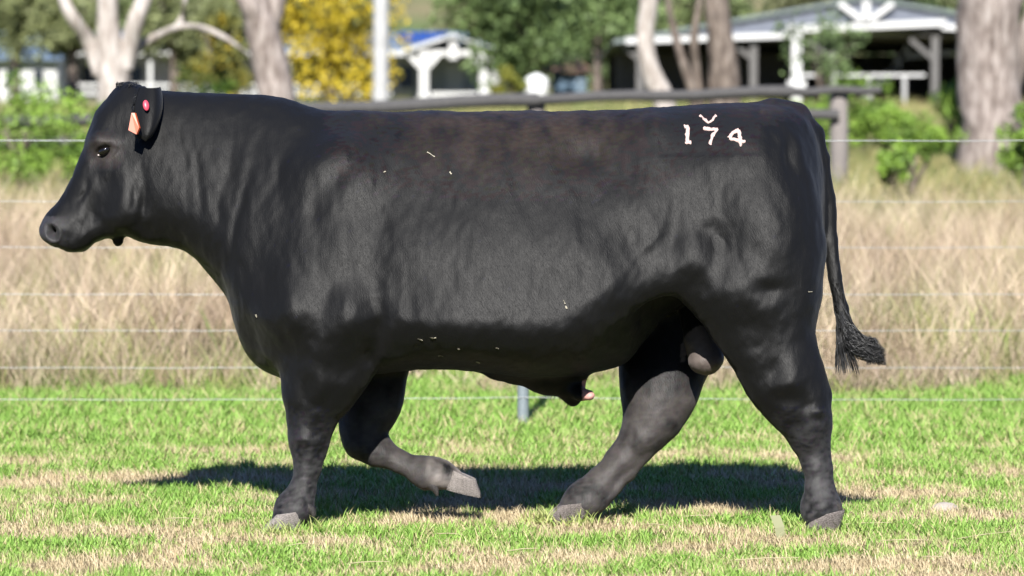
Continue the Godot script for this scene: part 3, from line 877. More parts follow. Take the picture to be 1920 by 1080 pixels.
func bull_sdf(p: Vector3) -> float:
	var d := 1e3
	# trunk
	var fi := (p.x - trunk_x0) / 0.004
	if fi >= 0.0 and fi < trunk_n - 1:
		var i := int(fi)
		var t := fi - i
		i *= 6
		var ym := lerpf(trunk_tab[i + 3], trunk_tab[i + 9], t)
		var dy := p.y - ym
		var ry := (lerpf(trunk_tab[i], trunk_tab[i + 6], t) - ym) if dy > 0.0 else (ym - lerpf(trunk_tab[i + 1], trunk_tab[i + 7], t))
		var w := lerpf(trunk_tab[i + 2], trunk_tab[i + 8], t)
		var n := trunk_tab[i + 4] if dy > 0.0 else trunk_tab[i + 5]
		var q := pow(pow(absf(p.z) / w, n) + pow(absf(dy) / ry, n), 1.0 / n)
		d = sqrt(p.z * p.z + dy * dy) * (1.0 - 1.0 / maxf(q, 0.05))
	# head
	if p.x < -1.05:
		var rel := Vector2(p.x, p.y) - head_o
		var u := rel.dot(head_u)
		fi = (u + 16.0 / BS) / 0.003
		if fi >= 0.0 and fi < head_n - 1:
			var v := rel.dot(head_v)
			var i := int(fi)
			var t := fi - i
			i *= 4
			var f := lerpf(head_tab[i], head_tab[i + 4], t)
			var b := lerpf(head_tab[i + 1], head_tab[i + 5], t)
			var mid := f + (b - f) * 0.45
			var dv := v - mid
			var rv := (b - mid) if dv > 0.0 else (mid - f)
			var w := lerpf(head_tab[i + 2], head_tab[i + 6], t)
			var n := head_tab[i + 3]
			var q := pow(pow(absf(p.z) / w, n) + pow(absf(dv) / rv, n), 1.0 / n)
			var e := sqrt(p.z * p.z + dv * dv) * (1.0 - 1.0 / maxf(q, 0.05))
			var h := maxf(0.05 - absf(d - e), 0.0) / 0.05
			d = minf(d, e) - h * h * 0.0125
	var slab := clampi(int((p.x - slab_x0) / 0.04), 0, 79)
	var list: PackedInt32Array = cap_slab[slab]
	for c in list:
		var k := cap_r[c * 4 + 3]
		var zf := cap_r[c * 4 + 2]
		var a := cap_a[c]
		var ba := cap_b[c] - a
		var pa := p - a
		ba.z /= zf
		pa.z /= zf
		var h := clampf(pa.dot(ba) / ba.dot(ba), 0.0, 1.0)
		var e := (pa - ba * h).length() - lerpf(cap_r[c * 4], cap_r[c * 4 + 1], h)
		if e < d + k:
			var g := maxf(k - absf(d - e), 0.0) / k
			d = minf(d, e) - g * g * k * 0.25
	return d

var bv := PackedVector3Array()
var bi := PackedInt32Array()
var bn := PackedVector3Array()
var bc := PackedColorArray()

func mesh_body(hx: float, h: float) -> void:
	# x planes are closer together along the head
	var xs := PackedFloat32Array()
	var x := -1.66
	while x < 1.36:
		xs.append(x)
		x += lerpf(hx, h, clampf((x + 1.2) / 0.15, 0.0, 1.0))
	var nx := xs.size()
	var y0 := -0.02
	var z0 := -0.47
	var ny := int(1.58 / h) + 1
	var nz := int(0.94 / h) + 1
	var val := PackedFloat32Array()
	val.resize(nx * ny * nz)
	val.fill(99.0)
	var cell := PackedInt32Array()
	cell.resize(nx * ny * nz)
	cell.fill(-2)
	var sx := ny * nz
	var offs := PackedInt32Array([0, sx, nz, sx + nz, 1, sx + 1, nz + 1, sx + nz + 1])
	var e0 := PackedInt32Array([0, 2, 4, 6, 0, 1, 4, 5, 0, 1, 2, 3])
	var e1 := PackedInt32Array([1, 3, 5, 7, 2, 3, 6, 7, 4, 5, 6, 7])
	var stack := PackedInt32Array()
	# seeds: march in from the side at a few places
	for s in [[900, 450], [400, 300], [580, 900], [1540, 900], [1110, 915], [780, 878], [1575, 560], [150, 400]]:
		var q := bp(s[0], s[1])
		var ix := 0
		while ix < nx - 2 and xs[ix + 1] < q.x: ix += 1
		var iy := int((q.y - y0) / h)
		for iz in nz - 1:
			stack.append(ix * sx + iy * nz + iz)
	var vals := PackedFloat32Array()
	vals.resize(8)
	var px := PackedFloat32Array()
	var act := PackedInt32Array()
	while stack.size() > 0:
		var c := stack[stack.size() - 1]
		stack.resize(stack.size() - 1)
		if cell[c] != -2: continue
		var ix := c / sx
		var iy := (c / nz) % ny
		var iz := c % nz
		if ix >= nx - 1 or iy >= ny - 1 or iz >= nz - 1 or ix < 1 or iy < 1 or iz < 1:
			cell[c] = -1
			continue
		var neg := 0
		for k in 8:
			var o := c + offs[k]
			var f := val[o]
			if f == 99.0:
				f = bull_sdf(Vector3(xs[ix + (k & 1)], y0 + (iy + ((k >> 1) & 1)) * h, z0 + (iz + (k >> 2)) * h))
				val[o] = f
			vals[k] = f
			if f < 0.0: neg += 1
		if neg == 0 or neg == 8:
			cell[c] = -1
			continue
		var acc := Vector3.ZERO
		var cnt := 0
		for e in 12:
			var a := e0[e]
			var b := e1[e]
			var fa := vals[a]
			var fb := vals[b]
			if (fa < 0.0) != (fb < 0.0):
				var t := fa / (fa - fb)
				acc += Vector3((a & 1) + t * ((b & 1) - (a & 1)), ((a >> 1) & 1) + t * (((b >> 1) & 1) - ((a >> 1) & 1)), (a >> 2) + t * ((b >> 2) - (a >> 2)))
				cnt += 1
		acc /= cnt
		cell[c] = bv.size()
		act.append(c)
		bv.append(Vector3(lerpf(xs[ix], xs[ix + 1], acc.x), y0 + (iy + acc.y) * h, z0 + (iz + acc.z) * h))
		stack.append(c + sx)
		stack.append(c - sx)
		stack.append(c + nz)
		stack.append(c - nz)
		stack.append(c + 1)
		stack.append(c - 1)
	for c in act:
		var f0 := val[c] < 0.0
		# the edges that start at the cell's first corner, along x, y, z
		for ax in 3:
			var step := sx if ax == 0 else (nz if ax == 1 else 1)
			var s1 := nz if ax == 0 else (1 if ax == 1 else sx)
			var s2 := 1 if ax == 0 else (sx if ax == 1 else nz)
			var f1 := val[c + step]
			if (f1 < 0.0) == f0: continue
			var a := cell[c]
			var b := cell[c - s1]
			var cc := cell[c - s1 - s2]
			var d := cell[c - s2]
			if b < 0 or cc < 0 or d < 0: continue
			if f0:
				bi.append_array(PackedInt32Array([a, cc, b, a, d, cc]))
			else:
				bi.append_array(PackedInt32Array([a, b, cc, a, cc, d]))

func find_normals() -> void:
	bn.resize(bv.size())
	bn.fill(Vector3.ZERO)
	for t in range(0, bi.size(), 3):
		var a := bi[t]
		var b := bi[t + 1]
		var c := bi[t + 2]
		var n := (bv[c] - bv[a]).cross(bv[b] - bv[a])
		bn[a] += n
		bn[b] += n
		bn[c] += n
	for i in bn.size(): bn[i] = bn[i].normalized()

# distance from a point to a polyline, in pixels of the photograph
var line_at := 0.0

func line_dist(p: Vector2, pts: Array) -> float:
	var best := 1e9
	for i in pts.size() - 1:
		var a: Vector2 = pts[i]
		var b: Vector2 = pts[i + 1]
		var h := clampf((p - a).dot(b - a) / (b - a).length_squared(), 0.0, 1.0)
		var e := p.distance_squared_to(a + (b - a) * h)
		if e < best:
			best = e
			line_at = (i + h) / (pts.size() - 1)
	return sqrt(best)

func V(x: float, y: float) -> Vector2:
	return Vector2(x, y)

func relief() -> void:
	# muscles and hollows: px, py, rx, ry, height
	var blobs := [[548, 585, 45, 60, 0.013], [655, 590, 42, 70, 0.022], [600, 660, 40, 60, 0.008], [700, 520, 50, 60, -0.005], [1092, 285, 55, 34, -0.014], [1150, 330, 60, 60, -0.008], [1225, 235, 40, 30, 0.010],
		[1440, 420, 90, 120, 0.014], [1380, 540, 60, 60, 0.010], [1330, 300, 60, 50, 0.006], [900, 480, 140, 110, 0.006], [480, 420, 60, 90, 0.010], [560, 320, 50, 60, 0.008], [690, 330, 60, 70, 0.008], [820, 590, 90, 50, 0.006],
		[1185, 450, 40, 60, -0.010], [1262, 430, 26, 70, -0.009], [1440, 545, 34, 20, -0.006], [1300, 480, 40, 50, 0.008], [760, 470, 60, 60, 0.006], [640, 470, 40, 50, 0.007], [1060, 470, 60, 70, 0.006], [180, 300, 16, 26, -0.007], [150, 400, 22, 20, 0.006], [205, 345, 24, 26, -0.006], [172, 400, 12, 30, -0.005], [238, 380, 26, 34, 0.006],
		[175, 205, 22, 20, 0.004], [188, 262, 26, 12, 0.006], [1480, 720, 26, 22, 0.008], [1450, 770, 14, 26, -0.006], [1510, 760, 18, 20, -0.006], [570, 822, 20, 16, 0.010], [600, 850, 10, 12, -0.005], [560, 950, 16, 12, 0.004], [1535, 772, 14, 12, 0.010], [1490, 690, 22, 30, 0.008], [1450, 700, 16, 26, -0.006], [600, 730, 12, 40, 0.006], [570, 740, 10, 34, -0.005], [1545, 950, 14, 12, 0.004], [1500, 800, 10, 22, -0.004],
		[1225, 735, 20, 22, 0.008], [1190, 772, 18, 18, 0.013], [1215, 800, 12, 14, -0.011], [1240, 760, 14, 24, -0.006], [1270, 760, 10, 18, 0.006], [1262, 730, 10, 40, -0.008], [690, 812, 22, 14, 0.006], [1480, 290, 12, 40, -0.006]]
	# creases: amplitude, width, points
	var lines := [
		[-0.020, 19.0, [V(700, 545), V(708, 600), V(700, 650), V(690, 700)]],
		[-0.013, 22.0, [V(735, 236), V(668, 300), V(612, 350), V(590, 425)]],
		[-0.004, 11.0, [V(596, 330), V(586, 390), V(592, 426)]],
		[-0.006, 8.0, [V(348, 215), V(366, 290), V(378, 380), V(372, 450)]],
		[-0.006, 8.0, [V(330, 235), V(345, 290), V(352, 330)]],
		[-0.006, 9.0, [V(440, 230), V(432, 300), V(412, 380), V(402, 480)]],
		[-0.007, 10.0, [V(492, 250), V(470, 330), V(446, 400), V(432, 500), V(440, 560)]],
		[-0.006, 10.0, [V(540, 280), V(520, 340), V(480, 410)]],
		[-0.006, 9.0, [V(405, 360), V(420, 430), V(412, 520), V(430, 580)]],
		[-0.005, 8.0, [V(462, 350), V(440, 440), V(418, 540)]],
		[-0.008, 10.0, [V(262, 300), V(272, 360), V(262, 420), V(290, 440)]],
		[-0.006, 6.0, [V(255, 330), V(250, 400)]],
		[-0.004, 6.0, [V(165, 330), V(160, 360), V(140, 385)]],
		[-0.003, 20.0, [V(560, 620), V(600, 560), V(650, 530)]],
		[-0.006, 14.0, [V(520, 560), V(540, 640), V(560, 700)]],
		[0.008, 16.0, [V(690, 700), V(730, 680), V(770, 665)]],
		[-0.007, 12.0, [V(1492, 235), V(1512, 270), V(1530, 340), V(1540, 420)]],
		[-0.006, 22.0, [V(1500, 420), V(1490, 520), V(1480, 610)]],
		[-0.005, 15.0, [V(1430, 742), V(1470, 752), V(1500, 740)]],
		[-0.004, 13.0, [V(1470, 800), V(1500, 805), V(1530, 790)]],
		[-0.005, 12.0, [V(1185, 808), V(1215, 812), V(1240, 790)]],
		[-0.004, 12.0, [V(560, 812), V(590, 820), V(615, 815)]],
		[-0.004, 14.0, [V(620, 740), V(600, 760), V(570, 765)]]]
	var boxes := []
	for l in lines:
		var r := Rect2(l[2][0], Vector2.ZERO)
		for q in l[2]: r = r.expand(q)
		boxes.append(r.grow(l[1] * 2.6))
	var n1 := FastNoiseLite.new()
	n1.seed = 3
	n1.frequency = 3.6
	n1.fractal_octaves = 3
	var n2 := FastNoiseLite.new()
	n2.seed = 5
	n2.frequency = 22.0
	n2.fractal_octaves = 2
	for i in bv.size():
		var p := bv[i]
		var d := 10.0 - BZ - p.z
		var q := Vector2(p.x * FPX / d + 960.0, (EYE - p.y) * FPX / d + HZ)
		var off := 0.0
		var side := clampf(absf(bn[i].z) * 1.6, 0.0, 1.0)
		var far := p.z < 0.0
		for b in blobs:
			var ex: float = (q.x - b[0]) / b[2]
			if ex > 2.6 or ex < -2.6: continue
			var ey: float = (q.y - b[1]) / b[3]
			var e := ex * ex + ey * ey
			if e < 6.5:
				if far and b[1] > 690: continue
				if not far and b[0] > 1170 and b[0] < 1300 and b[1] > 700: continue
				off += b[4] * (2.1 if b[1] < 690 and b[0] > 300 else 1.2) * exp(-e * 1.3) * side
		for k in lines.size():
			if not boxes[k].has_point(q): continue
			if far and lines[k][2][0].y > 730: continue
			var e: float = line_dist(q, lines[k][2]) / lines[k][1]
			if e < 2.6: off += lines[k][0] * (0.8 if q.x < 560.0 and q.x > 300.0 else 1.2) * exp(-e * e) * side * sin(PI * clampf(line_at, 0.04, 0.96))
		var body := clampf((0.9 - absf(q.y - 430.0) / 330.0) * 3.0, 0.25, 1.0)
		# folds of the hide run down and back
		off += n1.get_noise_3d(p.x * 1.2 + p.y * 0.3, p.y * 0.6, p.z) * 0.0105 * body
		off += n2.get_noise_3d(p.x, p.y * 0.55, p.z * 0.6) * 0.0022
		# the clipped patch round the brand
		if q.x > 1225.0 and q.x < 1436.0 and q.y < 300.0 and p.z > 0.0: off -= 0.0032 * smoothstep(1231.0, 1239.0, q.x) * (1.0 - smoothstep(1420.0, 1430.0, q.x)) * (1.0 - smoothstep(287.0, 294.0, q.y))
		# nostril
		var nd := V(q.x - 97.0, q.y - 436.0).rotated(0.5)
		var ne := (nd.x * nd.x) / 70.0 + (nd.y * nd.y) / 170.0
		if ne < 5.0 and absf(p.z) > 0.018: off -= 0.034 * exp(-ne * 1.5) - 0.005 * exp(-pow(ne - 2.4, 2.0))
		# eye socket
		var ed := V(q.x - 197.0, q.y - 283.0).rotated(0.5)
		var ee := (ed.x * ed.x) / 190.0 + (ed.y * ed.y) / 70.0
		if ee < 6.0: off += (-0.014 * exp(-ee * 1.3) + 0.0015 * exp(-pow(ee - 3.0, 2.0) * 0.6)) * side
		bv[i] = p + bn[i] * off

func hide_colors() -> void:
	var n1 := FastNoiseLite.new()
	n1.seed = 21
	n1.frequency = 7.0
	n1.fractal_octaves = 4
	var n2 := FastNoiseLite.new()
	n2.seed = 22
	n2.frequency = 38.0
	n2.fractal_octaves = 2
	bc.resize(bv.size())
	for i in bv.size():
		var p := bv[i]
		var d := 10.0 - BZ - p.z
		var x := p.x * FPX / d + 960.0
		var y := (EYE - p.y) * FPX / d + HZ
		var a := n1.get_noise_3d(p.x * 1.4, p.y, p.z)
		var f := n2.get_noise_3d(p.x * 0.7, p.y * 1.6, p.z)
		var c := Vector3(0.0060, 0.0060, 0.0066)
		# sun-bleached brown hair along the back
		var brown := clampf(1.15 - absf(x - 960.0) / 330.0, 0.0, 1.0) * clampf((385.0 - y) / 150.0, 0.0, 1.0)
		brown = maxf(brown, clampf(1.0 - absf(x - 1400.0) / 170.0, 0.0, 1.0) * clampf((240.0 - y) / 30.0, 0.0, 1.0) * 0.8)
		brown *= clampf(0.72 + a * 0.9, 0.0, 1.0)
		c = c.lerp(Vector3(0.036, 0.026, 0.020), brown * 0.85)
		# clipped patch round the brand
		if x > 1237 and x < 1424 and y < 292 and p.z > 0.0: c = c.lerp(Vector3(0.011, 0.009, 0.009), 0.7)
		# dust and mud on the legs
		var dust := clampf((y - 760.0) / 150.0, 0.0, 1.0) * clampf(0.7 + a * 1.3 + f * 0.8, 0.0, 1.0)
		c = c.lerp(Vector3(0.046, 0.044, 0.045), dust * 0.75)
		if p.z < -0.03 and y > 690.0 and x > 640.0:
			c = c.lerp(Vector3(0.046, 0.041, 0.039), clampf((y - 690.0) / 60.0, 0.0, 1.0) * clampf(0.75 + a * 1.2, 0.0, 1.0))
		if p.z < -0.03 and y > 855.0 and x > 795.0 and x < 900.0: c = c.lerp(Vector3(0.17, 0.150, 0.138), clampf((x - 795.0) / 22.0, 0.0, 1.0) * clampf(0.8 + a * 1.4, 0.0, 1.0))
		# muzzle, scrotum, sheath tip, eye surround
		if x < 135.0 and y > 405.0: c = c.lerp(Vector3(0.030, 0.029, 0.031), clampf((128.0 - x) / 30.0, 0.0, 1.0))
		if pow((x - 1322.0) / 46.0, 2.0) + pow((y - 662.0) / 52.0, 2.0) < 1.0 and p.z < 0.082 and p.z > -0.06: c = Vector3(0.105, 0.086, 0.078)
		if x > 1092.0 and x < 1125.0 and y > 715.0 and y < 765.0 and p.z > -0.03 and p.z < 0.11: c = Vector3(0.50, 0.26, 0.23)
		var ed := V(x - 197.0, y - 283.0).length()
		if ed < 46.0 and p.z > 0.0: c = c.lerp(Vector3(0.036, 0.030, 0.028), clampf(1.3 - ed / 32.0, 0.0, 0.8))
		c *= 1.0 + 0.25 * f
		bc[i] = Color(c.x, c.y, c.z)

# height of the near side of the hide above the median plane
func hide_z(x: float, y: float) -> float:
	var kx := int(floor(x / 0.012))
	var ky := int(floor(y / 0.012))
	var best := -1.0
	var sum := 0.0
	var w := 0.0
	for ax in range(-1, 2):
		for ay in range(-1, 2):
			for p in near_z.get(Vector2i(kx + ax, ky + ay), []):
				var e := 1.0 / (pow(p.x - x, 2.0) + pow(p.y - y, 2.0) + 1e-7)
				sum += p.z * e
				w += e
	return sum / w if w > 0.0 else best

func on_hide(px: float, py: float, lift := 0.0) -> Vector3:
	var z := 0.25
	for k in 4:
		var q := bp(px, py, z)
		z = hide_z(q.x, q.y)
	return bp(px, py, z) + Vector3(0, 0, lift)

var ear_rim := []

func add_ear(base: Vector3, tip: Vector3, side: Vector3, width: float, cup: Vector3) -> void:
	# a cupped leaf with thickness, joined to the body's arrays
	var NS := 14
	var NT := 9
	var first := bv.size()
	for lay in 2:
		for i in NS + 1:
			var s := float(i) / NS
			var w := width * pow(maxf(sin(PI * clampf(0.2 + s * 0.8, 0.0, 1.0)), 0.0), 0.55)
			for j in NT:
				var t := float(j) / (NT - 1) * 2.0 - 1.0
				var p := base.lerp(tip, s) + side * w * t * (1.0 - 0.1 * t * t) - cup * (1.0 - t * t) * w * 0.75 + cup * s * s * 0.02
				if lay == 0 and j == 0: ear_rim.append(p)
				if lay == 1: p -= cup * (0.016 * (1.0 - 0.75 * absf(t)) * (1.0 - 0.5 * s) + 0.002)
				bv.append(p)
	var row := NT
	for lay in 2:
		var o := first + lay * (NS + 1) * NT
		for i in NS:
			for j in NT - 1:
				var a := o + i * row + j
				var q := [a, a + 1, a + row + 1, a, a + row + 1, a + row]
				if (lay == 0) == (base.z > 0.0): q = [a, a + row + 1, a + 1, a, a + row, a + row + 1]
				bi.append_array(PackedInt32Array(q))
	var o2 := first + (NS + 1) * NT
	for i in NS:
		for j in [0, NT - 1]:
			var a: int = first + i * row + j
			var b: int = o2 + i * row + j
			bi.append_array(PackedInt32Array([a, a + row, b + row, a, b + row, b]))

# a stroke laid on the hide: a ribbon with thickness
func hide_stroke(st: SurfaceTool, pts: Array, width: float, lift := 0.003) -> void:
	var path := []
	for i in pts.size() - 1:
		var n := maxi(2, int((pts[i + 1] - pts[i]).length() / 4.0))
		for k in n: path.append(pts[i].lerp(pts[i + 1], float(k) / n))
	path.append(pts[pts.size() - 1])
	var rows := []
	for i in path.size():
		var dir: Vector2 = (path[mini(i + 1, path.size() - 1)] - path[maxi(i - 1, 0)]).normalized()
		var nrm := Vector2(-dir.y, dir.x)
		var w := width * (0.75 + 0.5 * rng.randf())
		var row := []
		for k in 5:
			var q: Vector2 = path[i] + nrm * w * (k / 4.0 - 0.5) + Vector2(rng.randf_range(-1.3, 1.3), rng.randf_range(-1.3, 1.3))
			row.append(on_hide(q.x, q.y, lift if k > 0 and k < 4 else -0.004))
		rows.append(row)
	for i in rows.size() - 1:
		for k in 4:
			quad(st, rows[i][k], rows[i][k + 1], rows[i + 1][k + 1], rows[i + 1][k])

func hoof_claw(heel: Vector3, toe: Vector3, up: Vector3, w: float, hgt: float) -> ArrayMesh:
	# one claw of a cloven hoof: rounded toe, upright heel, sloping front wall
	var fwd := (toe - heel)
	var side := up.cross(fwd).normalized()
	var st := begin()
	st.set_smooth_group(0)
	var rings := []
	for r in 5:
		var s := r / 4.0
		var ring := []
		for k in 14:
			var a := TAU * k / 14.0
			var ca := cos(a)
			var sa := sin(a)
			var lx := 0.5 + 0.5 * ca
			lx = lx * (1.0 - 0.34 * s) + 0.02 * s
			var wz := sa * w * (0.5 - 0.06 * s) * (1.0 - 0.35 * maxf(ca, 0.0) * (1.0 - s))
			ring.append(heel + fwd * lx + side * wz + up * hgt * s * (1.0 - 0.12 * ca))
		rings.append(ring)
	for r in 4:
		for k in 14:
			var j := (k + 1) % 14
			quad(st, rings[r][k], rings[r][j], rings[r + 1][j], rings[r + 1][k])
	for k in range(1, 13):
		tri(st, rings[0][0], rings[0][k + 1], rings[0][k])
		tri(st, rings[4][0], rings[4][k], rings[4][k + 1])
	return done(st)

func hair_material() -> StandardMaterial3D:
	# short lying hair: thousands of fine strokes pressed into a height picture
	var S := 512
	var im := Image.create(S, S, false, Image.FORMAT_RF)
	im.fill(Color(0.35, 0, 0))
	var r := RandomNumberGenerator.new()
	r.seed = 4
	for k in 9000:
		var x := r.randf() * S
		var y := r.randf() * S
		var ang := 1.15 + r.randf_range(-0.35, 0.35)
		var l := r.randi_range(14, 40)
		var hgt := r.randf_range(0.15, 0.8)
		for i in l:
			var s := float(i) / l
			var ix := posmod(int(x + cos(ang) * i), S)
			var iy := posmod(int(y + sin(ang) * i), S)
			im.set_pixel(ix, iy, Color(lerpf(im.get_pixel(ix, iy).r, hgt, sin(PI * s)), 0, 0))
	# broader locks of hair
	for k in 1500:
		var x := r.randf() * S
		var y := r.randf() * S
		var ang := 1.15 + r.randf_range(-0.3, 0.3)
		var l := r.randi_range(50, 120)
		var lift := r.randf_range(-0.22, 0.22)
		for i in l:
			for w in 4:
				var ix := posmod(int(x + cos(ang) * i - sin(ang) * w), S)
				var iy := posmod(int(y + sin(ang) * i + cos(ang) * w), S)
				im.set_pixel(ix, iy, Color(clampf(im.get_pixel(ix, iy).r + lift * sin(PI * i / l), 0.0, 1.0), 0, 0))
	var height := im.duplicate()
	height.convert(Image.FORMAT_L8)
	var m := StandardMaterial3D.new()
	m.vertex_color_use_as_albedo = true
	m.roughness = 0.51
	m.metallic_specular = 0.30
	m.rim_enabled = true
	m.rim = 0.06
	m.rim_tint = 0.0
	m.heightmap_enabled = true
	m.heightmap_texture = ImageTexture.create_from_image(height)
	m.heightmap_scale = 0.09
	m.uv1_triplanar = true
	m.uv1_scale = Vector3(4.6, 4.6, 4.6)
	return m

func build_bull() -> void:
	var t0 := Time.get_ticks_msec()
	var bull := thing("bull", "large black bull walking to the left across the paddock", "bull", Vector3(0, 0, BZ))
	bull_shape()
	mesh_body(0.0055, 0.008)
	print("bull meshed ", bv.size(), " ", Time.get_ticks_msec() - t0)
	find_normals()
	relief()
	find_normals()
	for i in bv.size():
		if bn[i].z > 0.05 and bv[i].z > 0.0:
			var key := Vector2i(int(floor(bv[i].x / 0.012)), int(floor(bv[i].y / 0.012)))
			if not near_z.has(key): near_z[key] = []
			near_z[key].append(bv[i])
	# ears
	add_ear(bp(282, 164, 0.105), bp(276, 266, 0.195), Vector3(0.90, 0.04, -0.43).normalized(), 0.054, Vector3(-0.43, 0.1, -0.90).normalized())
	add_ear(bp(276, 178, -0.125), bp(280, 270, -0.22), Vector3(0.66, 0.1, 0.74).normalized(), 0.068, Vector3(-0.74, 0, 0.66).normalized())
	find_normals()
	hide_colors()
	# the coat lies downwards like shingles, each hair lifting a little at its tip
	for i in bn.size():
		var up := clampf((bn[i].y + 0.78) / 0.6, 0.0, 1.0) * (1.0 - absf(bn[i].y))
		bn[i] = (bn[i] + Vector3(-0.08, 0.42, 0.0) * up).normalized()
	var arr := []
	arr.resize(Mesh.ARRAY_MAX)
	arr[Mesh.ARRAY_VERTEX] = bv
	arr[Mesh.ARRAY_NORMAL] = bn
	arr[Mesh.ARRAY_COLOR] = bc
	arr[Mesh.ARRAY_INDEX] = bi
	var am := ArrayMesh.new()
	am.add_surface_from_arrays(Mesh.PRIMITIVE_TRIANGLES, arr)
	put("body", am, hair_material(), bull)
	print("bull done ", Time.get_ticks_msec() - t0)
	bull_details(bull)

func bull_details(bull: Node3D) -> void:
	# eyes
	var eye_m := mat(lin(0.006, 0.005, 0.005), 0.08, 0.6)
	for s in [1.0, -1.0]:
		var e := on_hide(198, 282)
		var sm := SphereMesh.new()
		sm.radius = 0.026
		sm.height = 0.034
		sm.radial_segments = 24
		sm.rings = 12
		var o := put("eye", sm, eye_m, bull, Vector3(e.x, e.y, s * (e.z - 0.006)))
		o.rotation.z = 0.5
		var w := SphereMesh.new()
		w.radius = 0.006
		w.height = 0.008
		w.radial_segments = 10
		w.rings = 6
		var c := on_hide(187, 291)
		put("eye_corner", w, mat(lin(0.6, 0.52, 0.5), 0.3), bull, Vector3(c.x, c.y, s * (c.z + 0.001)))
	# ear tags
	var orange := mat(lin(0.42, 0.075, 0.022), 0.45)
	var st := begin()
	var top := bp(252, 211, 0.205)
	var q := [bp(249, 212, 0.205), bp(255, 212, 0.205), bp(263, 240, 0.222), bp(258, 252, 0.226), bp(243, 244, 0.220)]
	var f := Vector3(-0.002, 0, 0.004)
	for i in range(1, 4):
		tri(st, q[0] + f, q[i] + f, q[i + 1] + f)
		tri(st, q[0] - f, q[i + 1] - f, q[i] - f)
	for i in 5:
		var j := (i + 1) % 5
		quad(st, q[i] + f, q[i] - f, q[j] - f, q[j] + f)
	var t1 := put("ear_tag", done(st), orange, bull)
	t1.set_meta("label", "orange triangular ear tag hanging in front of the ear")
	var pm := SphereMesh.new()
	pm.radius = 0.019
	pm.height = 0.014
	var pk := put("ear_tag", pm, mat(lin(0.50, 0.055, 0.09), 0.4), bull, bp(275, 198, 0.196))
	pk.rotation = Vector3(1.2, 0.5, 0.25)
	pk.scale = Vector3(0.55, 1.0, 1.0)
	pk.set_meta("label", "small pink button tag in the ear")
	# hair along the ear's rim and on the poll
	var se := begin()
	for k in 170:
		var a: Vector3 = ear_rim[rng.randi_range(1, 13)].lerp(ear_rim[rng.randi_range(1, 12)], 0.1) + Vector3(rng.randf_range(-0.002, 0.006), rng.randf_range(-0.006, 0.006), rng.randf_range(-0.004, 0.004))
		add_tube(se, [a, a + Vector3(rng.randf_range(-0.010, 0.002), rng.randf_range(-0.012, 0.004), rng.randf_range(-0.008, 0.004)), a + Vector3(rng.randf_range(-0.018, 0.001), rng.randf_range(-0.028, 0.0), rng.randf_range(-0.014, 0.004))], [0.0013, 0.0010, 0.0004], 3)
	for k in 120:
		var a := bp(rng.randf_range(218, 256), rng.randf_range(158, 166), rng.randf_range(-0.06, 0.07))
		add_tube(se, [a, a + Vector3(rng.randf_range(-0.002, 0.008), 0.006, 0.0), a + Vector3(rng.randf_range(0.0, 0.018), 0.009, 0.0)], [0.0014, 0.0011, 0.0005], 3)
	put("ear_hair", done(se), mat(lin(0.010, 0.010, 0.011), 0.5), bull)
	# freeze brand: a V above 1 7 4
	var brand := mat(lin(0.46, 0.335, 0.305), 0.9)
	var marks := {
		"brand_chevron": [[V(1311, 217), V(1319, 222), V(1328, 230), V(1335, 225), V(1342, 216)]],
		"brand_one": [[V(1283, 238), V(1290, 237)], [V(1290, 237), V(1288, 252), V(1289, 266)], [V(1285, 268), V(1296, 267)]],
		"brand_seven": [[V(1319, 240), V(1330, 242), V(1346, 243)], [V(1343, 245), V(1335, 255), V(1331, 270)]],
		"brand_four": [[V(1384, 243), V(1374, 249), V(1366, 259)], [V(1366, 260), V(1380, 262), V(1396, 266)], [V(1384, 243), V(1386, 254), V(1389, 274)]]}
	for k in marks:
		var sb := begin()
		sb.set_smooth_group(0)
		for l in marks[k]: hide_stroke(sb, l, 5.5 if k == "brand_chevron" else 8.6)
		put(k, done(sb), brand, bull)
	# bits of dry grass caught in the coat
	var straw := mat(lin(0.34, 0.31, 0.24), 0.8)
	for s in [[845, 324, 5, 4], [808, 289, 16, 0.5], [722, 322, 4, 0], [1058, 566, 8, 1.2], [1062, 576, 6, 0.8], [932, 653, 5, 0.3], [896, 680, 7, 0.2], [788, 637, 9, 0.3], [812, 634, 12, 0.1], [826, 668, 8, 0.1], [1520, 547, 8, 0.1], [480, 592, 6, 1.0], [860, 655, 5, 0.2]]:
		var sf := begin()
		var dir: Vector2 = Vector2(cos(s[3]), sin(s[3])) * float(s[2]) * 0.5
		hide_stroke(sf, [V(s[0], s[1]) - dir, V(s[0], s[1]) + dir], 2.2, 0.004)
		put("grass_seed", done(sf), straw, bull)
	# hooves: two claws each, with dew claws
	var hoof_m := noise_mat(0.05, [[0.0, lin(0.05, 0.042, 0.038)], [0.45, lin(0.13, 0.11, 0.10)], [0.7, lin(0.23, 0.20, 0.185)], [1.0, lin(0.36, 0.32, 0.30)]], Vector3(5, 9, 5), 0.6, 0.6)
	var hoof_pale := noise_mat(0.05, [[0.0, lin(0.10, 0.085, 0.075)], [0.4, lin(0.22, 0.195, 0.18)], [0.7, lin(0.32, 0.285, 0.265)], [1.0, lin(0.42, 0.38, 0.36)]], Vector3(5, 9, 5), 0.6, 0.6)
	var hoof_dark := noise_mat(0.05, [[0.0, lin(0.02, 0.018, 0.018)], [0.6, lin(0.045, 0.04, 0.038)], [1.0, lin(0.11, 0.10, 0.095)]], Vector3(6, 6, 6), 0.5)
	var feet := [[bp(560, 1000, 0.13), bp(484, 1003, 0.13), 0.0], [bp(1574, 1003, 0.13), bp(1500, 1006, 0.13), 0.0], [bp(1098, 975, -0.13), bp(1012, 985, -0.13), 0.0]]
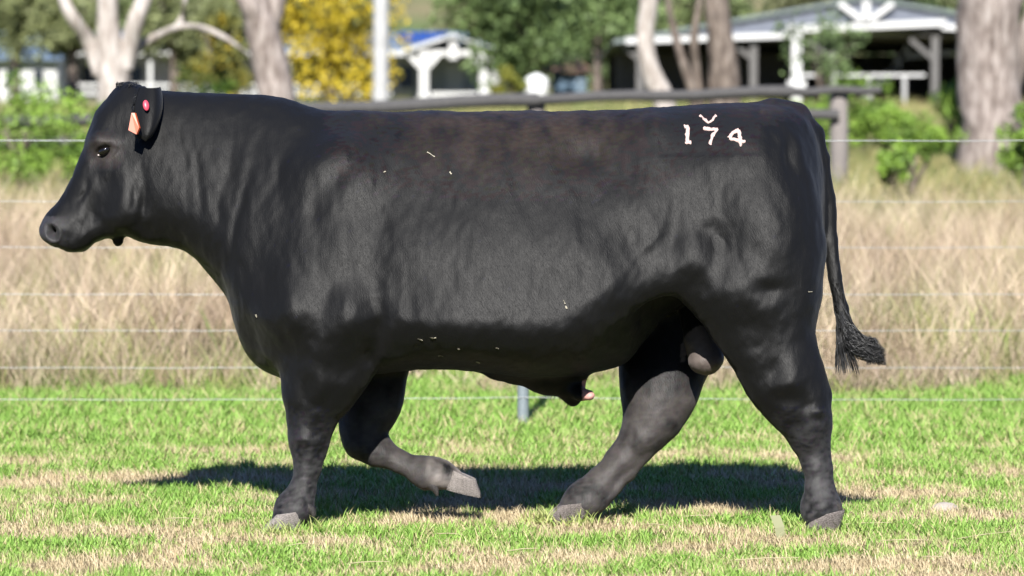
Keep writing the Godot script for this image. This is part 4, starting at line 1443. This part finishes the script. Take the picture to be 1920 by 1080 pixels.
	for fo in feet:
		for s in [-1.0, 1.0]:
			var heel: Vector3 = fo[0] + Vector3(0, 0, 0.030 * s)
			var toe: Vector3 = fo[1] + Vector3(0, 0, 0.034 * s)
			heel.y = 0.004
			toe.y = 0.004
			put("hoof", hoof_claw(heel, toe, Vector3(0.30, 1, 0).normalized(), 0.056, 0.07), hoof_pale if fo == feet[0] else hoof_m, bull)
	for s in [-1.0, 1.0]:
		put("hoof", hoof_claw(bp(836, 918, -0.135) + Vector3(0, 0, 0.027 * s), bp(903, 934, -0.135) + Vector3(0, 0, 0.030 * s), Vector3(0.34, 1.0, 0).normalized(), 0.052, 0.062), hoof_pale, bull)
	for dcl in [[590, 962, 0.13], [1580, 955, 0.13], [1118, 958, -0.13], [822, 922, -0.135]]:
		for s in [-1.0, 1.0]:
			var c := bp(dcl[0], dcl[1], dcl[2]) + Vector3(-0.012, 0, 0.024 * s)
			put("dew_claw", tube_mesh([c + Vector3(-0.02, 0.025, 0), c + Vector3(0.002, 0.008, 0), c + Vector3(0.008, -0.014, 0)], [0.016, 0.013, 0.005], 8), hoof_dark, bull)
	# hair of the tail
	var hair_m := mat(lin(0.012, 0.012, 0.013), 0.45, 0.6)
	var sh := begin()
	for k in 1300:
		var s0 := rng.randf()
		var start := bp(lerpf(1568, 1584, s0) + rng.randf_range(-10, 10), lerpf(530, 620, s0), rng.randf_range(-0.024, 0.024))
		var back := rng.randf() < 0.62
		var pts := [start]
		var spread := rng.randf_range(-1.0, 1.0)
		if back:
			pts.append(bp(1592 + spread * 12, 610 + rng.randf() * 20, rng.randf_range(-0.03, 0.03)))
			pts.append(bp(1606 + spread * 16, 640 + rng.randf_range(-12, 22), rng.randf_range(-0.035, 0.035)))
			pts.append(bp(1630 + spread * 14, 650 + rng.randf_range(-18, 26), rng.randf_range(-0.04, 0.04)))
			pts.append(bp(1648 + rng.randf_range(-22, 16), 666 + rng.randf_range(-14, 20), rng.randf_range(-0.04, 0.04)))
		else:
			pts.append(bp(1578 + spread * 9, 610, rng.randf_range(-0.02, 0.02)))
			pts.append(bp(1582 + spread * 13, 645, rng.randf_range(-0.025, 0.025)))
			pts.append(bp(1590 + spread * 24, 680 + rng.randf_range(-40, 24), rng.randf_range(-0.03, 0.03)))
		var rad := []
		for i in pts.size(): rad.append(lerpf(0.0019, 0.0006, float(i) / (pts.size() - 1)))
		var sp := smooth_path(pts, rad, 4)
		add_tube(sh, sp[0], sp[1], 3)
	var th := put("tail_hair", done(sh), hair_m, bull)
	th.set_meta("label", "black tuft of hair flicking back at the tail's end")
	# hair under the sheath and along the belly line
	var sk := begin()
	for k in 90:
		var a := bp(rng.randf_range(1062, 1082), rng.randf_range(728, 744), rng.randf_range(-0.012, 0.012))
		if k > 50: a = bp(rng.randf_range(1035, 1065), rng.randf_range(720, 730), rng.randf_range(-0.02, 0.02))
		var b := a + Vector3(rng.randf_range(-0.012, 0.01), -rng.randf_range(0.015, 0.05), rng.randf_range(-0.008, 0.008))
		add_tube(sk, [a, (a + b) * 0.5 + Vector3(0.003, 0, 0), b], [0.002, 0.0016, 0.0006], 3)
	put("belly_hair", done(sk), hair_m, bull)

# ---------------------------------------------------------------- grass
func tuft(blades: int, length: float, width: float, spread: float, lean: float, segs: int, seed_: int) -> ArrayMesh:
	var r := RandomNumberGenerator.new()
	r.seed = seed_
	var v := PackedVector3Array()
	var n := PackedVector3Array()
	var idx := PackedInt32Array()
	for b in blades:
		var a := r.randf() * TAU
		var out := Vector3(cos(a), 0, sin(a))
		var p := Vector3(r.randfn(), 0, r.randfn()) * spread * 0.5
		var l := length * r.randf_range(0.45, 1.15)
		var turn := r.randf() * TAU
		var side := Vector3(cos(turn), 0, sin(turn))
		var bend := lean * r.randf_range(0.25, 1.3)
		var dir := (Vector3.UP + out * bend * 0.35).normalized()
		var i0 := v.size()
		for s in segs + 1:
			var t := float(s) / segs
			var w := width * (1.0 - t * 0.9) * 0.5
			var nn := side.cross(dir).normalized()
			if s < segs:
				v.append(p - side * w)
				v.append(p + side * w)
				n.append(nn)
				n.append(nn)
			else:
				v.append(p)
				n.append(nn)
			p += dir * l / segs
			dir = (dir + out * bend * 0.55 + Vector3(0, -0.12 * bend, 0)).normalized()
		for s in segs - 1:
			var q := i0 + s * 2
			idx.append_array(PackedInt32Array([q, q + 2, q + 1, q + 1, q + 2, q + 3]))
		var e := i0 + (segs - 1) * 2
		idx.append_array(PackedInt32Array([e, e + 2, e + 1]))
	var arr := []
	arr.resize(Mesh.ARRAY_MAX)
	arr[Mesh.ARRAY_VERTEX] = v
	arr[Mesh.ARRAY_NORMAL] = n
	arr[Mesh.ARRAY_INDEX] = idx
	var am := ArrayMesh.new()
	am.add_surface_from_arrays(Mesh.PRIMITIVE_TRIANGLES, arr)
	return am

func scatter(called: String, label: String, mesh: ArrayMesh, m: Material, where: Array, tints: Array) -> void:
	var mm := MultiMesh.new()
	mm.transform_format = MultiMesh.TRANSFORM_3D
	mm.use_colors = true
	mm.mesh = mesh
	mm.instance_count = where.size()
	for i in where.size():
		mm.set_instance_transform(i, where[i])
		mm.set_instance_color(i, tints[i])
	mesh.surface_set_material(0, m)
	var o := MultiMeshInstance3D.new()
	o.name = numbered(called)
	o.multimesh = mm
	add_child(o)
	tag(o, label, "grass", "", "stuff")

func build_grass() -> void:
	var r := RandomNumberGenerator.new()
	r.seed = 77
	var blade := StandardMaterial3D.new()
	blade.vertex_color_use_as_albedo = true
	blade.roughness = 0.55
	blade.metallic_specular = 0.4
	blade.cull_mode = BaseMaterial3D.CULL_DISABLED
	var patch := FastNoiseLite.new()
	patch.seed = 8
	patch.frequency = 0.8
	patch.fractal_octaves = 4
	# grazed pasture
	var names := ["short_grass", "clumped_grass", "dry_stubble"]
	var labels := ["short grazed green grass covering the paddock", "taller leafy green grass clumps in the paddock", "dry straw-coloured stubble patches in the paddock"]
	var meshes := [tuft(12, 0.042, 0.0044, 0.05, 1.2, 2, 1), tuft(16, 0.062, 0.0056, 0.065, 1.3, 3, 2), tuft(10, 0.042, 0.0034, 0.07, 1.9, 2, 3)]
	var wh := [[], [], []]
	var ti := [[], [], []]
	for k in 70000:
		var d := 8.6 + 8.6 * r.randf()
		var x := r.randf_range(-1.0, 1.0) * (d * 0.17 + 0.75)
		var z := 10.0 - d
		var n := patch.get_noise_2d(x * 1.4, z * 2.2) + patch.get_noise_2d(x * 7.0 + 9.0, z * 9.0) * 0.5
		n += smoothstep(12.6, 13.8, d) * 0.55 * (1.0 - smoothstep(16.0, 17.2, d))
		var kind := 0
		if n < lerpf(0.06, -0.07, smoothstep(11.0, 12.8, d)) + r.randf_range(-0.26, 0.26): kind = 2
		elif n > 0.18 + r.randf_range(-0.15, 0.15): kind = 1
		if kind == 2 and r.randf() < 0.35: continue
		if kind == 0 and r.randf() < 0.15: continue
		var s := r.randf_range(0.6, 1.3)
		if d > 13.0: s *= 1.3
		elif d < 11.6: s *= 0.8
		var bs := Basis(Vector3.UP, r.randf() * TAU).scaled(Vector3(s, s * r.randf_range(0.7, 1.2), s))
		wh[kind].append(Transform3D(bs, Vector3(x, land(x, z), z)))
		var c := Vector3(0.19, 0.31, 0.055).lerp(Vector3(0.31, 0.41, 0.12), r.randf())
		if kind == 1: c = Vector3(0.14, 0.27, 0.04).lerp(Vector3(0.26, 0.41, 0.085), r.randf())
		if kind == 2: c = Vector3(0.40, 0.31, 0.18).lerp(Vector3(0.56, 0.47, 0.30), r.randf())
		elif r.randf() < 0.17: c = Vector3(0.44, 0.38, 0.20)
		ti[kind].append(Color(c.x, c.y, c.z))
	# longer blades left standing round the hooves
	for f in [[525, 0.0], [1540, 0.0], [1060, 0.26]]:
		for k in 24:
			var x: float = (f[0] - 960.0) / 565.0 + r.randf_range(-0.13, 0.13)
			var z: float = -f[1] + r.randf_range(-0.06, 0.12)
			var s := r.randf_range(0.8, 1.35)
			wh[1].append(Transform3D(Basis(Vector3.UP, r.randf() * TAU).scaled(Vector3(s, s, s)), Vector3(x, 0.0, z)))
			var c := Vector3(0.16, 0.29, 0.045).lerp(Vector3(0.36, 0.38, 0.14), r.randf())
			ti[1].append(Color(c.x, c.y, c.z))
	for k in 3: scatter(names[k], labels[k], meshes[k], blade, wh[k], ti[k])
	# standing dry grass on the bank
	var dnames := ["tall_dry_grass", "leaning_dry_grass", "green_weeds"]
	var dlabels := ["tall standing dry grass covering the bank behind the wire fence", "matted leaning dry grass covering the bank", "green weeds growing through the dry grass"]
	var dm := [tuft(26, 0.72, 0.007, 0.16, 0.55, 4, 11), tuft(24, 0.60, 0.007, 0.22, 1.5, 4, 12), tuft(22, 0.42, 0.012, 0.16, 0.8, 3, 13)]
	wh = [[], [], []]
	ti = [[], [], []]
	for k in 11500:
		var d := 15.6 + 14.2 * pow(r.randf(), 1.15)
		var x := r.randf_range(-1.0, 1.0) * (d * 0.17 + 1.0)
		var z := 10.0 - d
		var n := patch.get_noise_2d(x * 0.6 + 40.0, z * 0.5) + patch.get_noise_2d(x * 3.0, z * 3.0) * 0.4
		if d < 16.0 + n * 1.9 + r.randf() * 0.5: continue
		var kind := 1 if r.randf() < 0.55 else 0
		if n > 0.13 and r.randf() < 0.6 or d > 27.0 and r.randf() < 0.5: kind = 2
		if d < 17.4 and r.randf() < (0.5 if x < -1.2 else 0.22): kind = 2
		var s := r.randf_range(0.6, 1.15) * lerpf(0.6, 1.0, smoothstep(15.8, 17.8, d))
		var bs := Basis(Vector3.UP, r.randf() * TAU).scaled(Vector3(s, s * r.randf_range(0.75, 1.15), s))
		wh[kind].append(Transform3D(bs, Vector3(x, land(x, z) - 0.02, z)))
		var c := Vector3(0.36, 0.27, 0.18).lerp(Vector3(0.64, 0.54, 0.38), clampf(r.randf() + n * 0.9, 0.0, 1.0))
		var pk := r.randf()
		if pk < 0.25: c = Vector3(0.48, 0.375, 0.28)
		elif pk < 0.38 + n * 0.4: c = Vector3(0.27, 0.25, 0.11)
		elif pk < 0.48: c = Vector3(0.19, 0.14, 0.095)
		if kind == 2: c = Vector3(0.13, 0.20, 0.04).lerp(Vector3(0.28, 0.30, 0.09), r.randf())
		c *= 1.0 + 0.45 * patch.get_noise_2d(x * 0.9 + 11.0, z * 0.9 + 70.0)
		ti[kind].append(Color(c.x, c.y, c.z))
	for k in 3: scatter(dnames[k], dlabels[k], dm[k], blade, wh[k], ti[k])
	# rough pasture further up
	var far := tuft(20, 0.5, 0.02, 0.5, 0.9, 3, 21)
	var fw := []
	var ft := []
	for k in 8000:
		var d := 28.0 + 70.0 * pow(r.randf(), 1.9)
		var x := r.randf_range(-1.0, 1.0) * (d * 0.18 + 1.5)
		var z := 10.0 - d
		var s := r.randf_range(0.5, 1.1)
		fw.append(Transform3D(Basis(Vector3.UP, r.randf() * TAU).scaled(Vector3(s, s, s)), Vector3(x, land(x, z) - 0.03, z)))
		var c := Vector3(0.11, 0.16, 0.045).lerp(Vector3(0.36, 0.31, 0.14), clampf(r.randf() * 0.8 + patch.get_noise_2d(x * 0.5, z * 0.3) * 1.2 + 0.1, 0.0, 1.0))
		ft.append(Color(c.x, c.y, c.z))
	scatter("rough_grass", "rough yellow-green grass on the slope below the house", far, blade, fw, ft)
	# loose straws, and a pale stone, lying in the paddock
	var straw := mat(lin(0.42, 0.36, 0.22), 0.8)
	var sl := [[1620, 1000, 110, 0.02], [1700, 1032, 90, 0.10], [1850, 1022, 130, -0.2], [1440, 1068, 120, 0.03], [1310, 985, 60, 0.05], [690, 1075, 80, 0.0], [1230, 1002, 50, 0.3], [980, 1050, 60, -0.1], [340, 990, 70, 0.15], [1760, 1065, 60, 0.3], [560, 1040, 50, -0.2], [840, 1020, 60, 0.2]]
	var spots := ["just right of the near hind hoof", "below the pale stone, nearer the camera", "at the right edge of the foreground", "at the bottom edge below the dry leaf", "left of the pale dry leaf", "at the bottom edge left of centre", "right of the far hind hoof", "in the foreground below the belly", "at the left, ahead of the near front hoof", "in the bottom right corner area, short", "just below the near front hoof", "in the foreground below the lifted hoof"]
	for i in sl.size():
		var q: Array = sl[i]
		var d: float = EYE * FPX / (q[1] - HZ)
		var c := at(q[0], q[1], d)
		c.y = 0.028
		var dir := Vector3(cos(q[3]), 0.05, sin(q[3] * 3.0)).normalized()
		var half: float = q[2] * d / FPX * 0.5
		var o := put("straw", tube_mesh([-dir * half, Vector3(0, 0.003, 0.004), dir * half], [0.0015, 0.0017, 0.0010], 5), straw, self, c)
		tag(o, "dry straw stalk lying " + spots[i], "straw", "dry straws lying in the paddock")
	var st := begin()
	st.set_smooth_group(0)
	var rings := []
	for i in 7:
		var ring := []
		var ph := PI * i / 6.0
		for k in 12:
			var a := TAU * k / 12.0
			var w := 1.0 + 0.12 * sin(a * 3.0 + i) + 0.08 * sin(a * 5.0 - i)
			ring.append(Vector3(cos(a) * sin(ph) * 0.05 * w, cos(ph) * 0.026 + 0.006, sin(a) * sin(ph) * 0.04 * w))
		rings.append(ring)
	for i in 6:
		for k in 12:
			var j := (k + 1) % 12
			quad(st, rings[i][k], rings[i][j], rings[i + 1][j], rings[i + 1][k])
	var sd := EYE * FPX / (958.0 - HZ)
	var sp := at(1775, 958, sd)
	sp.y = -0.004
	var stone := put("stone", done(st), noise_mat(0.04, [[0.0, lin(0.25, 0.215, 0.18)], [1.0, lin(0.40, 0.36, 0.32)]], Vector3(8, 8, 8), 0.9), self, sp)
	tag(stone, "pale flat stone lying in the grass behind the bull's hind leg", "stone")
	# one dry leaf standing in the grass
	var ld := EYE * FPX / (1012.0 - HZ)
	st = begin()
	var lp := [Vector3(-0.028, 0.075, 0), Vector3(0.004, 0.078, 0.01), Vector3(0.018, 0.04, 0.014), Vector3(0.020, 0.0, 0.008), Vector3(-0.008, 0.0, 0.0), Vector3(-0.012, 0.035, 0.004)]
	for q in [[0, 1, 2, 5], [5, 2, 3, 4]]:
		quad(st, lp[q[0]], lp[q[1]], lp[q[2]], lp[q[3]])
		var bk := Vector3(0, 0, -0.0015)
		quad(st, lp[q[3]] + bk, lp[q[2]] + bk, lp[q[1]] + bk, lp[q[0]] + bk)
	var lf := at(1462, 1012, ld)
	lf.y = 0.0
	var leaf := put("dry_leaf", done(st), mat(lin(0.27, 0.28, 0.16), 0.7), self, lf)
	tag(leaf, "pale dry leaf blade standing in the grass between the hind legs", "leaf")
